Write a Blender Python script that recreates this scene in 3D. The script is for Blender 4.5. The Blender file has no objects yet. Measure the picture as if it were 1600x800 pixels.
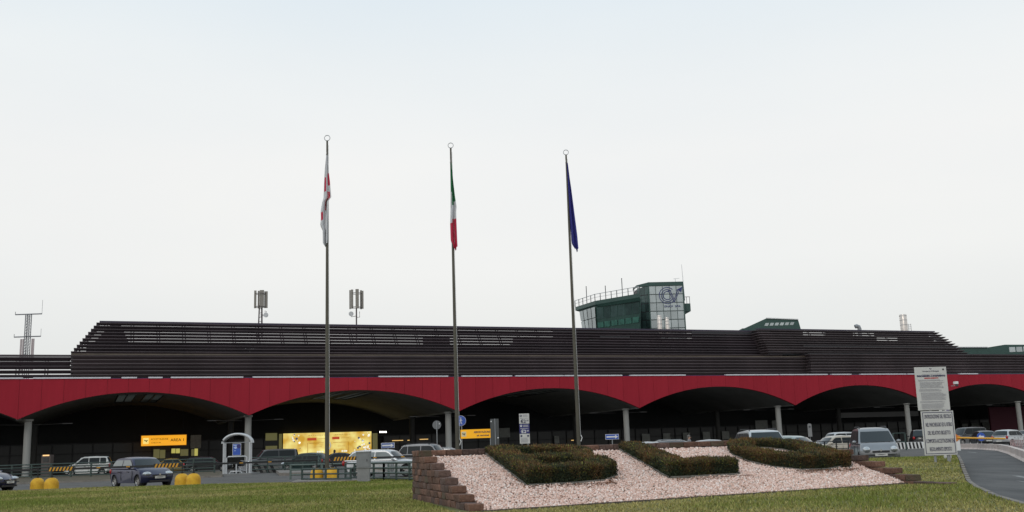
import bpy, bmesh, math, random
import numpy as np
from mathutils import Vector, Matrix
R=math.radians; PI=math.pi
random.seed(7); rng=np.random.default_rng(7)
sc=bpy.context.scene; col=sc.collection

# ------------------------------------------------------------------ camera
EYE=1.3; F=1601.5; PITCH=R(10.6134); ROLL=R(-1.9097)
_c,_s=math.cos(PITCH),math.sin(PITCH)
_w=Vector((0,_c,_s)); _r0=Vector((1,0,0)); _u0=Vector((0,-_s,_c))
_r=math.cos(ROLL)*_r0+math.sin(ROLL)*_u0; _u=-math.sin(ROLL)*_r0+math.cos(ROLL)*_u0
cd=bpy.data.cameras.new('camera'); cam=bpy.data.objects.new('camera',cd); col.objects.link(cam)
cd.sensor_width=36; cd.lens=F/1600*36; cd.clip_end=3000; cd.clip_start=.1
M=Matrix((_r,_u,-_w)).transposed().to_4x4(); M.translation=Vector((0,0,EYE)); cam.matrix_world=M
sc.camera=cam
# ------------------------------------------------------------------ sky and sun
world=bpy.data.worlds.new('World'); sc.world=world; world.use_nodes=True
nt=world.node_tree; nt.nodes.clear()
out=nt.nodes.new('ShaderNodeOutputWorld'); sky=nt.nodes.new('ShaderNodeTexSky'); sky.sky_type='NISHITA'; sky.sun_disc=False
SUN_EL=R(34); SUN_AZ=R(205)      # compass angle clockwise from +Y
sky.sun_elevation=SUN_EL; sky.sun_rotation=SUN_AZ
b1=nt.nodes.new('ShaderNodeBackground'); b1.inputs[1].default_value=.07; nt.links.new(sky.outputs[0],b1.inputs[0])
b2=nt.nodes.new('ShaderNodeBackground'); b2.inputs[1].default_value=1
tc=nt.nodes.new('ShaderNodeTexCoord'); sx=nt.nodes.new('ShaderNodeSeparateXYZ'); nt.links.new(tc.outputs['Generated'],sx.inputs[0])
cr=nt.nodes.new('ShaderNodeValToRGB'); nt.links.new(sx.outputs[2],cr.inputs[0])
el=cr.color_ramp.elements; el[0].position=0; el[0].color=(.78,.795,.79,1); el[1].position=1; el[1].color=(.62,.78,.92,1)
for p,c in ((.08,(.83,.84,.825,1)),(.17,(.925,.93,.915,1)),(.27,(.95,.955,.945,1)),(.36,(.90,.94,.955,1)),(.46,(.79,.89,.96,1))):
    e=cr.color_ramp.elements.new(p); e.color=c
nz=nt.nodes.new('ShaderNodeTexNoise'); nz.inputs['Scale'].default_value=1.6; nz.inputs['Detail'].default_value=5
mp=nt.nodes.new('ShaderNodeMapping'); mp.inputs['Scale'].default_value=(1,1,3.2); nt.links.new(tc.outputs['Generated'],mp.inputs[0]); nt.links.new(mp.outputs[0],nz.inputs['Vector'])
cr2=nt.nodes.new('ShaderNodeValToRGB'); nt.links.new(nz.outputs[0],cr2.inputs[0]); cr2.color_ramp.elements[0].position=.3; cr2.color_ramp.elements[0].color=(.955,.965,.975,1); cr2.color_ramp.elements[1].position=.7; cr2.color_ramp.elements[1].color=(1.02,1.012,1.,1)
mul=nt.nodes.new('ShaderNodeMix'); mul.data_type='RGBA'; mul.blend_type='MULTIPLY'; mul.inputs[0].default_value=1
nt.links.new(cr.outputs[0],mul.inputs[6]); nt.links.new(cr2.outputs[0],mul.inputs[7]); nt.links.new(mul.outputs[2],b2.inputs[0])
mx=nt.nodes.new('ShaderNodeMixShader'); mx.inputs[0].default_value=.92; nt.links.new(b1.outputs[0],mx.inputs[1]); nt.links.new(b2.outputs[0],mx.inputs[2]); nt.links.new(mx.outputs[0],out.inputs[0])
sl=bpy.data.lights.new('sun','SUN'); sl.energy=.6; sl.angle=R(14); sl.color=(1,.93,.84)
so=bpy.data.objects.new('sun',sl); col.objects.link(so)
sd=Vector((math.sin(SUN_AZ)*math.cos(SUN_EL),math.cos(SUN_AZ)*math.cos(SUN_EL),math.sin(SUN_EL)))
so.rotation_euler=sd.to_track_quat('Z','Y').to_euler()
sc.view_settings.view_transform='Standard'; sc.view_settings.look='None'; sc.view_settings.exposure=0; sc.view_settings.gamma=1
sc.render.film_transparent=False
try: sc.cycles.max_bounces=6
except Exception: pass

# ------------------------------------------------------------------ measuring helpers
def ray(px,py): return _w+(px-800)/F*_r-(py-400)/F*_u
def at(px,py,Y):                      # real point seen at a pixel, Y metres ahead
    r=ray(px,py); return Vector((0,0,EYE))+r*(Y/r.y)
def gnd(px,py,z=0.):
    r=ray(px,py); return Vector((0,0,EYE))+r*((z-EYE)/r.z)
AL=R(67.4786); DIST=116.
DV=Vector((math.sin(AL),math.cos(AL),0)); NV=Vector((-math.cos(AL),math.sin(AL),0)); ORG=NV*DIST
FROT=math.atan2(DV.y,DV.x)
def fac(px,py,t=0.):
    r=ray(px,py); p=Vector((0,0,EYE))+r*((DIST+t)/r.dot(NV)); return (p-ORG).dot(DV),p.z
def fw(s,t,z=0.): v=ORG+DV*s+NV*t; return Vector((v.x,v.y,z))

# ------------------------------------------------------------------ materials
MATS={}
def mat(name,c,rough=.6,metal=0.,var=0.,vscale=3.,bump=0.,bscale=20.,c2=None,emit=None,es=1.,attr=None,coat=0.,spec=None,stretch=None,objco=True):
    if name in MATS: return MATS[name]
    m=bpy.data.materials.new(name); m.use_nodes=True; n=m.node_tree.nodes; l=m.node_tree.links; b=n['Principled BSDF']
    b.inputs['Base Color'].default_value=(*c,1); b.inputs['Roughness'].default_value=rough; b.inputs['Metallic'].default_value=metal
    if coat: b.inputs['Coat Weight'].default_value=coat; b.inputs['Coat Roughness'].default_value=.06
    if spec is not None: b.inputs['Specular IOR Level'].default_value=spec
    t=n.new('ShaderNodeTexCoord'); vec=t.outputs['Object']
    if stretch:
        mpn=n.new('ShaderNodeMapping'); mpn.inputs['Scale'].default_value=stretch; l.new(vec,mpn.inputs[0]); vec=mpn.outputs[0]
    cur=None
    if attr:
        a=n.new('ShaderNodeAttribute'); a.attribute_name=attr; cur=a.outputs['Color']; l.new(cur,b.inputs['Base Color'])
    if var or c2:
        no=n.new('ShaderNodeTexNoise'); no.inputs['Scale'].default_value=vscale; no.inputs['Detail'].default_value=6; no.inputs['Roughness'].default_value=.65
        l.new(vec,no.inputs['Vector']); r=n.new('ShaderNodeValToRGB'); l.new(no.outputs[0],r.inputs[0])
        r.color_ramp.elements[0].position=.34; r.color_ramp.elements[1].position=.66
        if c2: r.color_ramp.elements[0].color=(*c,1); r.color_ramp.elements[1].color=(*c2,1); l.new(r.outputs[0],b.inputs['Base Color'])
        else:
            k0=1-var; k1=1+var
            if cur is None:
                r.color_ramp.elements[0].color=(*(x*k0 for x in c),1); r.color_ramp.elements[1].color=(*(min(1,x*k1) for x in c),1); l.new(r.outputs[0],b.inputs['Base Color'])
            else:
                r.color_ramp.elements[0].color=(k0,k0,k0,1); r.color_ramp.elements[1].color=(k1,k1,k1,1)
                mm=n.new('ShaderNodeMix'); mm.data_type='RGBA'; mm.blend_type='MULTIPLY'; mm.inputs[0].default_value=1; l.new(cur,mm.inputs[6]); l.new(r.outputs[0],mm.inputs[7]); l.new(mm.outputs[2],b.inputs['Base Color'])
    if bump:
        no=n.new('ShaderNodeTexNoise'); no.inputs['Scale'].default_value=bscale; no.inputs['Detail'].default_value=6; l.new(vec,no.inputs['Vector'])
        bp=n.new('ShaderNodeBump'); bp.inputs['Strength'].default_value=bump; bp.inputs['Distance'].default_value=.03; l.new(no.outputs[0],bp.inputs['Height']); l.new(bp.outputs[0],b.inputs['Normal'])
    if emit: b.inputs['Emission Color'].default_value=(*emit,1); b.inputs['Emission Strength'].default_value=es
    MATS[name]=m; return m
def rnd_tint(m,amt=.25):
    """tint every object of a kind a little, by its own random number"""
    n=m.node_tree.nodes; l=m.node_tree.links; b=n['Principled BSDF']; src=b.inputs['Base Color'].links
    oi=n.new('ShaderNodeObjectInfo'); mr=n.new('ShaderNodeMapRange'); mr.inputs[3].default_value=1-amt; mr.inputs[4].default_value=1+amt; l.new(oi.outputs['Random'],mr.inputs[0])
    mm=n.new('ShaderNodeMix'); mm.data_type='RGBA'; mm.blend_type='MULTIPLY'; mm.inputs[0].default_value=1
    if src: s_=src[0].from_socket; l.new(s_,mm.inputs[6])
    else: mm.inputs[6].default_value=b.inputs['Base Color'].default_value
    l.new(mr.outputs[0],mm.inputs[7]); l.new(mm.outputs[2],b.inputs['Base Color']); return m
ASPH=mat('asphalt',(.094,.088,.081),.9,var=.34,vscale=.5,bump=.5,bscale=60)
ASPH2=mat('worn_asphalt',(.034,.034,.036),.8,c2=(.095,.093,.09),vscale=.8,bump=.5,bscale=50,stretch=(1,.25,1))
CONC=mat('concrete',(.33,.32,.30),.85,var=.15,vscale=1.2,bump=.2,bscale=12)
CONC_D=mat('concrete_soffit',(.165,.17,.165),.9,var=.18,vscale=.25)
CONC_C=mat('concrete_column',(.30,.30,.285),.8,var=.10,vscale=.8,stretch=(1,1,.2))
KERB=mat('kerb_stone',(.19,.17,.15),.85,var=.2,vscale=2)
RED=rnd_tint(mat('red_cladding',(.325,.019,.033),.75,spec=.15,var=.13,vscale=.5,stretch=(1,1,.13)),.05)
REDB=mat('red_backing',(.15,.013,.02),.7)
SLAT=rnd_tint(mat('slat_paint',(.066,.048,.056),.5,var=.25,vscale=.5,stretch=(.3,1,1)),.25)
SLAT2=rnd_tint(mat('slat_paint_pale',(.092,.070,.074),.55,var=.25,vscale=.5,stretch=(.3,1,1)),.2)  # paler slat tone for the lower and right-hand screens
FRAMEM=mat('dark_steel',(.018,.018,.022),.55)
LEDGE=mat('ledge_metal',(.11,.085,.065),.6,var=.2,vscale=.5)
COPE=mat('coping_metal',(.62,.62,.66),.5,var=.1)
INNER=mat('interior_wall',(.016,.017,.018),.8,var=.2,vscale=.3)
GREY=mat('grey_metal',(.28,.29,.30),.45,metal=.3,var=.08)
LGREY=mat('light_metal',(.50,.51,.52),.4,metal=.2,var=.06)
STEEL=mat('galvanised_steel',(.42,.42,.43),.4,metal=.6,var=.12)
DGREY=mat('dark_grey',(.06,.062,.065),.6,var=.1)
GREEN=mat('rail_green',(.030,.052,.045),.5,var=.2,vscale=3)
TGREEN=mat('tower_green',(.026,.070,.058),.45,var=.12,vscale=.6)
YEL=mat('bollard_yellow',(.56,.28,.012),.7,c2=(.72,.42,.02),vscale=4,bump=.1)
BLK=mat('black_paint',(.012,.012,.013),.5)
WHT=mat('white_paint',(.74,.74,.73),.6,var=.06)
PLATEW=mat('sign_white',(.58,.57,.54),.55,var=.05,vscale=2)
BLUE=mat('sign_blue',(.03,.09,.42),.4)
NAVY=mat('sign_navy',(.03,.03,.16),.5)
INK=mat('sign_ink',(.035,.035,.09),.6)
INKG=mat('sign_ink_grey',(.30,.30,.33),.7)
REDINK=mat('sign_red',(.5,.05,.05),.6)
GLASSD=mat('dark_glass',(.012,.015,.017),.08,spec=.6)
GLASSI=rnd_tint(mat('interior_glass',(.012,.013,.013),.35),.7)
TGLASS=rnd_tint(mat('tower_glass',(.42,.46,.46),.12,metal=.25,var=.12,vscale=.3),.18)
TGLASS2=rnd_tint(mat('tower_glass_dark',(.05,.085,.08),.1,metal=.2,var=.25,vscale=.5),.3)
def glow(name,c,s): return mat(name,(.2,.2,.2),emit=c,es=s)
SIGNY=glow('lit_yellow_sign',(.95,.40,.004),.95)
SIGNW=glow('lit_pictogram',(.95,.70,.18),1.)
WARM=glow('lit_window',(.75,.68,.16),.55)
WARM2=glow('lit_window_dim',(.30,.28,.09),.30)
LAMPW=glow('lamp_white',(1,.95,.85),4.)
BARK=mat('hedge_core',(.010,.011,.006),.95)

# ------------------------------------------------------------------ mesh helpers
class MB:
    def __init__(s): s.v=[]; s.f=[]; s.m=[]; s.mi=0
    def add(s,vs,fs):
        o=len(s.v); s.v+= [tuple(v) for v in vs]; s.f+=[tuple(i+o for i in f) for f in fs]; s.m+=[s.mi]*len(fs); return s
    def box(s,x0,x1,y0,y1,z0,z1):
        vs=[(x,y,z) for z in (z0,z1) for y in (y0,y1) for x in (x0,x1)]
        return s.add(vs,[(0,2,3,1),(4,5,7,6),(0,1,5,4),(1,3,7,5),(3,2,6,7),(2,0,4,6)])
    def prism(s,poly,y0,y1):        # polygon in x,z extruded along y, counter-clockwise seen from -y
        n=len(poly); vs=[(x,y0,z) for x,z in poly]+[(x,y1,z) for x,z in poly]
        return s.add(vs,[tuple(range(n)),tuple(range(2*n-1,n-1,-1))]+[(i,i+n,(i+1)%n+n,(i+1)%n) for i in range(n)])
    def tube(s,pts,r,n=8,cap=True,r1=None):
        pts=[Vector(p) for p in pts]; k=len(pts); vs=[]; fs=[]
        for i,p in enumerate(pts):
            d=(pts[min(i+1,k-1)]-pts[max(i-1,0)]).normalized(); a=Vector((0,0,1)) if abs(d.z)<.9 else Vector((1,0,0))
            x=d.cross(a).normalized(); y=d.cross(x); rr=r if r1 is None else r+(r1-r)*i/(k-1)
            vs+=[p+x*math.cos(2*PI*j/n)*rr+y*math.sin(2*PI*j/n)*rr for j in range(n)]
        for i in range(k-1):
            for j in range(n): fs.append((i*n+j,(i+1)*n+j,(i+1)*n+(j+1)%n,i*n+(j+1)%n))
        if cap: fs.append(tuple(range(n))); fs.append(tuple((k-1)*n+j for j in range(n-1,-1,-1)))
        return s.add(vs,fs)
    def lathe(s,prof,c=(0,0,0),n=16,axis='z'):
        vs=[];fs=[];k=len(prof)
        for r,z in prof:
            for j in range(n):
                a=2*PI*j/n; x,y=r*math.cos(a),r*math.sin(a)
                vs.append((c[0]+x,c[1]+y,c[2]+z) if axis=='z' else (c[0]+x,c[1]+z,c[2]+y))
        for i in range(k-1):
            for j in range(n):
                q=(i*n+j,i*n+(j+1)%n,(i+1)*n+(j+1)%n,(i+1)*n+j); fs.append(q if axis=='z' else q[::-1])
        return s.add(vs,fs)
    def ell(s,c,r,n=10,k=6):
        prof=[(math.sin(PI*i/k),-math.cos(PI*i/k)) for i in range(k+1)]
        o=len(s.v); s.lathe([(max(a,.001),b) for a,b in prof],n=n)
        for i in range(o,len(s.v)): v=s.v[i]; s.v[i]=(c[0]+v[0]*r[0],c[1]+v[1]*r[1],c[2]+v[2]*r[2])
        return s
    def mesh(s,name,mats,smooth=False,ang=35):
        me=bpy.data.meshes.new(name); me.from_pydata(s.v,[],s.f)
        for m in (mats if isinstance(mats,(list,tuple)) else [mats]): me.materials.append(m)
        me.polygons.foreach_set('material_index',s.m)
        if smooth: me.shade_smooth(); me.set_sharp_from_angle(angle=R(ang))
        me.update(); return me
    def obj(s,name,mats,parent=None,smooth=False,ang=35,**k):
        return link(name,s.mesh(name,mats,smooth,ang),parent,**k)
def link(name,data,parent=None,loc=None,rot=None,label=None):
    o=bpy.data.objects.new(name,data); col.objects.link(o)
    if parent is not None: o.parent=parent
    if loc is not None: o.location=loc
    if rot is not None: o.rotation_euler=rot
    if label: o['label']=label
    return o
def thing(name,label,cat,loc=(0,0,0),rz=0.,group=None,kind=None):
    o=bpy.data.objects.new(name,None); col.objects.link(o); o.location=loc; o.rotation_euler=(0,0,rz)
    return tag(o,label,cat,group,kind)
def tag(o,label=None,cat=None,group=None,kind=None):
    if label: o['label']=label
    if cat: o['category']=cat
    if group: o['group']=group
    if kind: o['kind']=kind
    return o
def copy_tree(o,parent=None):
    c=o.copy(); col.objects.link(c); c.parent=parent
    for ch in [x for x in bpy.data.objects if x.parent==o]: copy_tree(ch,c)
    return c
def ribbon(pts,w,closed=False):
    """flat stroke in x,z of width w"""
    pts=[Vector((a,b)) for a,b in pts]; n=len(pts); L=[];Q=[]
    for i,p in enumerate(pts):
        a=pts[(i-1)%n] if (closed or i>0) else p; b=pts[(i+1)%n] if (closed or i<n-1) else p
        d1=(p-a).normalized() if (p-a).length>0 else (b-p).normalized(); d2=(b-p).normalized() if (b-p).length>0 else d1
        d=(d1+d2).normalized(); nn=Vector((-d.y,d.x)); k=1/max(.5,nn.dot(Vector((-d1.y,d1.x))))
        L.append(p+nn*w/2*k); Q.append(p-nn*w/2*k)
    return L,Q
def add_ribbon(mb,pts,w,y,closed=False,th=.004):
    L,Q=ribbon(pts,w,closed); n=len(L); m=n if closed else n-1
    for i in range(m):
        j=(i+1)%n; mb.prism([tuple(Q[i]),tuple(Q[j]),tuple(L[j]),tuple(L[i])],y,y+th)
def text(s,size,parent,loc,m,align='CENTER',name='lettering',sx_=1.,bold=0.,width=None):
    cu=bpy.data.curves.new('t','FONT'); cu.body=s; cu.size=size; cu.align_x=align; cu.align_y='CENTER'; cu.extrude=.003; cu.offset=bold; cu.resolution_u=3
    to=bpy.data.objects.new('t',cu); col.objects.link(to); dg=bpy.context.evaluated_depsgraph_get(); dg.update()
    me=bpy.data.meshes.new_from_object(to.evaluated_get(dg)); bpy.data.objects.remove(to); bpy.data.curves.remove(cu)
    n=len(me.vertices); a=np.empty(n*3); me.vertices.foreach_get('co',a); a=a.reshape(-1,3)
    if width and n: sx_=width/(a[:,0].max()-a[:,0].min())
    b=np.stack([a[:,0]*sx_,-a[:,2],a[:,1]],1); me.vertices.foreach_set('co',b.ravel()); me.materials.clear(); me.materials.append(m); me.update(); me.name=name
    return link(name,me,parent,loc)
def np_mesh(name,V,Fc,nper,mats,colors=None,smooth=False):
    """V (n,3), Fc (m,nper) faces"""
    me=bpy.data.meshes.new(name); n=len(V); m=len(Fc)
    me.vertices.add(n); me.vertices.foreach_set('co',V.astype('f4').ravel()); me.loops.add(m*nper); me.loops.foreach_set('vertex_index',Fc.astype('i4').ravel())
    me.polygons.add(m); me.polygons.foreach_set('loop_start',np.arange(0,m*nper,nper,dtype='i4')); me.materials.append(mats)
    if colors is not None:
        at_=me.color_attributes.new('tint','FLOAT_COLOR','POINT'); c=np.ones((n,4),'f4'); c[:,:3]=colors; at_.data.foreach_set('color',c.ravel())
    me.update(calc_edges=True)
    if smooth: me.shade_smooth()
    return me

# ------------------------------------------------------------------ ground
g=MB(); g.add([(-900,-60,0),(900,-60,0),(900,1600,0),(-900,1600,0)],[(0,1,2,3)]); o=g.obj('ground',ASPH); o['kind']='structure'
# lawn: far edge, right kerb
kerbpx=[(1494,711),(1500,725),(1508,742),(1521,760),(1550,775),(1604,791)]
kerbp=[gnd(x,y,z_) for (x,y),z_ in zip(kerbpx,(.35,.33,.26,.14,.10,.10))]
far=[(-75,58.5),(-40,53),(-25,50.1),(-15,48.6),(-8,47.6),(2,48.2),(9,46.2),(14,44.2)]
lawn_poly=[(-75,4)]+far+[(p.x,p.y) for p in kerbp]+[(8.6,14),(8.2,4)]
LP=np.array(lawn_poly)
def inside(x,y,poly):
    r=np.zeros(len(x),bool); n=len(poly); j=n-1
    for i in range(n):
        xi,yi=poly[i]; xj,yj=poly[j]
        c=((yi>y)!=(yj>y))&(x<(xj-xi)*(y-yi)/(yj-yi+1e-12)+xi); r^=c; j=i
    return r
def sst(a,b,x): t=np.clip((x-a)/(b-a),0,1); return t*t*(3-2*t)
def lz(x,y):
    x=np.asarray(x,float); y=np.asarray(y,float)
    return .10+.25*sst(27,38,y)*sst(5,10,x)+.02*np.sin(x*.7+y*.31)*np.sin(y*.45-x*.2)
# lawn sheet on a grid clipped to the polygon
bm=bmesh.new(); vs=[bm.verts.new((x,y,0)) for x,y in lawn_poly]; bm.faces.new(vs)
for x in np.arange(-74,30,1.5): bmesh.ops.bisect_plane(bm,geom=bm.verts[:]+bm.edges[:]+bm.faces[:],plane_co=(x,0,0),plane_no=(1,0,0))
for y in np.arange(6,66,1.5): bmesh.ops.bisect_plane(bm,geom=bm.verts[:]+bm.edges[:]+bm.faces[:],plane_co=(0,y,0),plane_no=(0,1,0))
for v in bm.verts: v.co.z=float(lz(v.co.x,v.co.y))
me=bpy.data.meshes.new('lawn'); bm.normal_update()
bm.to_mesh(me); bm.free(); LAWN=mat('lawn_soil',(.10,.115,.030),.95,c2=(.20,.17,.06),vscale=.35,bump=.6,bscale=15); me.materials.append(LAWN)
o=link('lawn',me); o['kind']='structure'
if me.polygons[0].normal.z<0: me.flip_normals()
# kerbs
def kerb(pts,w,h0,name='kerb',m=KERB,follow=False):
    mb=MB(); P=[Vector((p[0],p[1])) for p in pts]
    for a,b in zip(P[:-1],P[1:]):
        L=(b-a).length; d=(b-a)/L; nn=Vector((-d.y,d.x)); k=max(1,round(L/1.0))
        for i in range(k):
            p=a+d*(L*i/k+.006); q=a+d*(L*(i+1)/k-.006); h=h0 if not follow else max(float(lz((p.x+q.x)/2-.2,(p.y+q.y)/2)),.1)+.02
            mb.add([(*(p-nn*w/2),-.05),(*(q-nn*w/2),-.05),(*(q+nn*w/2),-.05),(*(p+nn*w/2),-.05),(*(p-nn*(w/2-.015)),h),(*(q-nn*(w/2-.015)),h),(*(q+nn*(w/2-.015)),h),(*(p+nn*(w/2-.015)),h)],[(0,1,5,4),(1,2,6,5),(2,3,7,6),(3,0,4,7),(4,5,6,7)])
    o=mb.obj(name,m); o['kind']='structure'; return o
kerb([(p.x+.08,p.y) for p in kerbp]+[(8.7,14)],.13,.14,follow=True)
kerb(far,.13,.12,follow=True)
# ramp road at right, a slightly newer asphalt strip, with markings
rp=[(p.x+.17,p.y) for p in kerbp]
g=MB(); g.add([(x,y,.004) for x,y in rp]+[(8.8,12,.004),(40,12,.004),(52,60,.004),(62,112,.004),(38,92,.004)],[tuple(range(len(rp)+5))[::-1]])
o=g.obj('ramp_road',ASPH2); o['kind']='structure'
g=MB()
for a,b in (((1586,743),(1612,748)),((1512,706),(1526,707.5))):
    p=gnd(*a,.008);q=gnd(*b,.008); d=(q-p).normalized(); n=Vector((-d.y,d.x,0))*.09; g.add([p-n,q-n,q+n,p+n],[(0,1,2,3)])
p=gnd(1590,751,.008); q=gnd(1612,755,.008); n=Vector((0,.12,0)); g.add([p-n,q-n,q+n,p+n],[(0,1,2,3)])
MARK=mat('road_marking',(.30,.30,.29),.8,c2=(.12,.12,.12),vscale=4)
o=g.obj('road_marking',MARK); o['kind']='structure'
# rough verge between the two lanes at left
VERGE=mat('verge_litter',(.055,.05,.03),.95,c2=(.12,.09,.055),vscale=2.5,bump=.8,bscale=9)
v0=[gnd(-60,760),gnd(348,745.5)]; v1=[gnd(-60,747),gnd(348,738)]
g=MB(); g.add([(v0[0].x,v0[0].y,.09),(v0[1].x,v0[1].y,.09),(v1[1].x,v1[1].y,.09),(v1[0].x,v1[0].y,.09)],[(0,1,2,3)]); o=g.obj('verge',VERGE); o['kind']='structure'
kerb([(v0[0].x,v0[0].y),(v0[1].x,v0[1].y)],.15,.11)
PAVE=mat('pavement',(.20,.20,.195),.9,var=.15,vscale=.8)
g=MB()
a,b=gnd(655,757,0),gnd(520,757,0)
g.add([(-9.3,48.6,.006),(-2,48.3,.006),(-1.5,53,.006),(-8.6,53,.006)],[(0,1,2,3)]); o=g.obj('pavement',PAVE); o['kind']='structure'

# ------------------------------------------------------------------ grass blades
def blades(N,x0,x1,y0,y1,hmul=1.):
    x=rng.uniform(x0,x1,N); u=rng.random(N); y=y0*(y1/y0)**u if y0>1 else rng.uniform(y0,y1,N)
    k=inside(x,y,lawn_poly); x,y=x[k],y[k]
    pl=[(-.62,20.3),(10.1,26.4),(10.2,24.7),(10.5,24.9),(8.7,31.3),(-2.9,27.4),(-1.2,20.2)]
    k=~inside(x,y,pl); x,y=x[k],y[k]
    k=np.abs(x)<.56*y+2; return x[k],y[k]
xs=[];ys=[]
for a in ((330000,-30,0,15,51),(330000,-3,30,15,66)):
    x,y=blades(*a); xs.append(x); ys.append(y)
x=np.concatenate(xs); y=np.concatenate(ys); N=len(x); z=lz(x,y)
big=np.sin(x*.23+2*np.sin(y*.17))*np.sin(y*.31+x*.11)
patch=.5*big+np.sin(x*.55+1.3*np.sin(y*.4))*np.sin(y*.5+.8*np.sin(x*.3))+.5*np.sin(x*1.7+y*.9)*np.sin(y*1.3-x*.5)
h=rng.uniform(.025,.065,N)*(1+.25*patch); a=rng.uniform(0,PI,N); wd=rng.uniform(.008,.02,N)*(.5+y/40); lean=rng.normal(0,.025,(N,2))
V=np.empty((N,3,3)); V[:,0]=np.stack([x-np.cos(a)*wd,y-np.sin(a)*wd,z-.005],1); V[:,1]=np.stack([x+np.cos(a)*wd,y+np.sin(a)*wd,z-.005],1); V[:,2]=np.stack([x+lean[:,0],y+lean[:,1],z+h],1)
dry=np.clip(.34-.36*patch+rng.normal(0,.22,N)+.18*(y<24),0,1)[:,None]
colr=(np.array([.175,.215,.042])*(1-dry)+np.array([.42,.35,.14])*dry)*rng.uniform(.6,1.3,(N,1)); colr=np.repeat(colr,3,0)
GRASS=mat('grass_blade',(.08,.1,.03),.75,attr='tint',spec=.2)
o=link('grass',np_mesh('grass',V.reshape(-1,3),np.arange(N*3).reshape(-1,3),3,GRASS,colr)); tag(o,'short green and straw coloured grass covering the lawn','grass',kind='stuff')

# ------------------------------------------------------------------ planter: gravel bed, block walls
FL,FR,BL,BR=[Vector(v) for v in ((-.66,20.5,.12),(9.95,26.5,.12),(-2.4,27.,1.14),(8.5,31.0,1.14))]
def patchp(a,b): return (FL*(1-a)+FR*a)*(1-b)+(BL*(1-a)+BR*a)*b
PIT=patchp
n1=24; g=MB(); vs=[patchp(i/n1,j/n1) -Vector((0,0,.03)) for j in range(n1+1) for i in range(n1+1)]
g.add(vs,[(j*(n1+1)+i,j*(n1+1)+i+1,(j+1)*(n1+1)+i+1,(j+1)*(n1+1)+i) for j in range(n1) for i in range(n1)])
BED=mat('bed_grit',(.36,.25,.20),.95,c2=(.18,.12,.10),vscale=30); o=g.obj('gravel_bed',BED); o['kind']='structure'
N=52000; a=rng.random(N); b=rng.random(N); 
A=np.array
P=((A(FL)*(1-a)[:,None]+A(FR)*a[:,None])*(1-b)[:,None]+(A(BL)*(1-a)[:,None]+A(BR)*a[:,None])*b[:,None])
P[:,2]+=rng.uniform(-.022,.016,N)+.015*np.sin(P[:,0]*2.1)*np.sin(P[:,1]*1.7)
ico=bmesh.new(); bmesh.ops.create_icosphere(ico,subdivisions=1,radius=1); IV=np.array([v.co[:] for v in ico.verts]); IF=np.array([[v.index for v in f.verts] for f in ico.faces]); ico.free()
sz=rng.uniform(.018,.032,N)*(1+.35*(rng.random(N)<.06))
q=rng.normal(size=(N,4)); q/=np.linalg.norm(q,axis=1)[:,None]; w_,x_,y_,z_=q.T
Rm=np.stack([1-2*(y_**2+z_**2),2*(x_*y_-z_*w_),2*(x_*z_+y_*w_),2*(x_*y_+z_*w_),1-2*(x_**2+z_**2),2*(y_*z_-x_*w_),2*(x_*z_-y_*w_),2*(y_*z_+x_*w_),1-2*(x_**2+y_**2)],1).reshape(-1,3,3)
loc=IV[None]*rng.uniform(.72,1.2,(N,12,1))*np.stack([rng.uniform(.9,1.35,N),rng.uniform(.7,1.1,N),rng.uniform(.5,.85,N)],1)[:,None,:]*sz[:,None,None]
V=np.einsum('nij,nkj->nki',Rm,loc)+P[:,None,:]
Fc=(IF[None]+12*np.arange(N)[:,None,None]).reshape(-1,3)
t=rng.random((N,1)); cs=np.where(t<.62,A([.78,.56,.475]),np.where(t<.84,A([.90,.77,.70]),np.where(t<.97,A([.66,.43,.34]),A([.45,.38,.33]))))*rng.uniform(.86,1.08,(N,1))
STONE=mat('pink_stone',(.6,.5,.45),.85,attr='tint',var=.1,vscale=60)
o=link('gravel',np_mesh('gravel',V.reshape(-1,3),Fc,3,STONE,np.repeat(cs,12,0))); tag(o,'pale pink and white crushed stones on the sloping planter bed','gravel',kind='stuff')

BRK=[rnd_tint(mat('block_brown',(.150,.080,.055),.95,var=.35,vscale=9,bump=.8,bscale=25),.32),
     rnd_tint(mat('block_purple',(.112,.070,.057),.95,var=.35,vscale=8,bump=.8,bscale=25),.3),
     rnd_tint(mat('block_mossy',(.085,.078,.045),.95,c2=(.13,.075,.055),vscale=7,bump=.8,bscale=25),.25)]
bl_meshes=[]
for k in range(9):
    bm=bmesh.new(); bmesh.ops.create_cube(bm,size=1); 
    for v in bm.verts: v.co=Vector((v.co.x*.44,v.co.y*.30,v.co.z*.148))
    bmesh.ops.bevel(bm,geom=bm.edges[:],offset=.014,segments=1,affect='EDGES')
    for v in bm.verts: v.co+=Vector((random.uniform(-.012,.012),random.uniform(-.014,.014),random.uniform(-.006,.006)))
    me=bpy.data.meshes.new('block'); bm.to_mesh(me); bm.free(); me.materials.append(BRK[(0,0,1,0,1,2,0,1,0)[k]]); bl_meshes.append(me)
wall=thing('retaining_wall','stepped brown block retaining wall round the pink gravel bed','wall',(0,0,0))
def course(p,q,z,off,trim0=True):
    """blocks laid from p to q (2D) at height z"""
    p=Vector(p);q=Vector(q); L=(q-p).length; d=(q-p)/L; x=0; first=True
    while x<L-.05:
        w=.44 if not(first and off) else .22
        w=min(w,L-x) if L-x<.6 and L-x>.12 else w
        c=p+d*(x+w/2); o=link('block',random.choice(bl_meshes),wall); o.location=(c.x+random.uniform(-.006,.006),c.y+random.uniform(-.006,.006),z+.074)
        o.rotation_euler=(0,0,math.atan2(d.y,d.x)+random.uniform(-.02,.02)+(PI if random.random()<.5 else 0)); o.scale=((w-.008)/.44,1,1); x+=w; first=False
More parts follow.
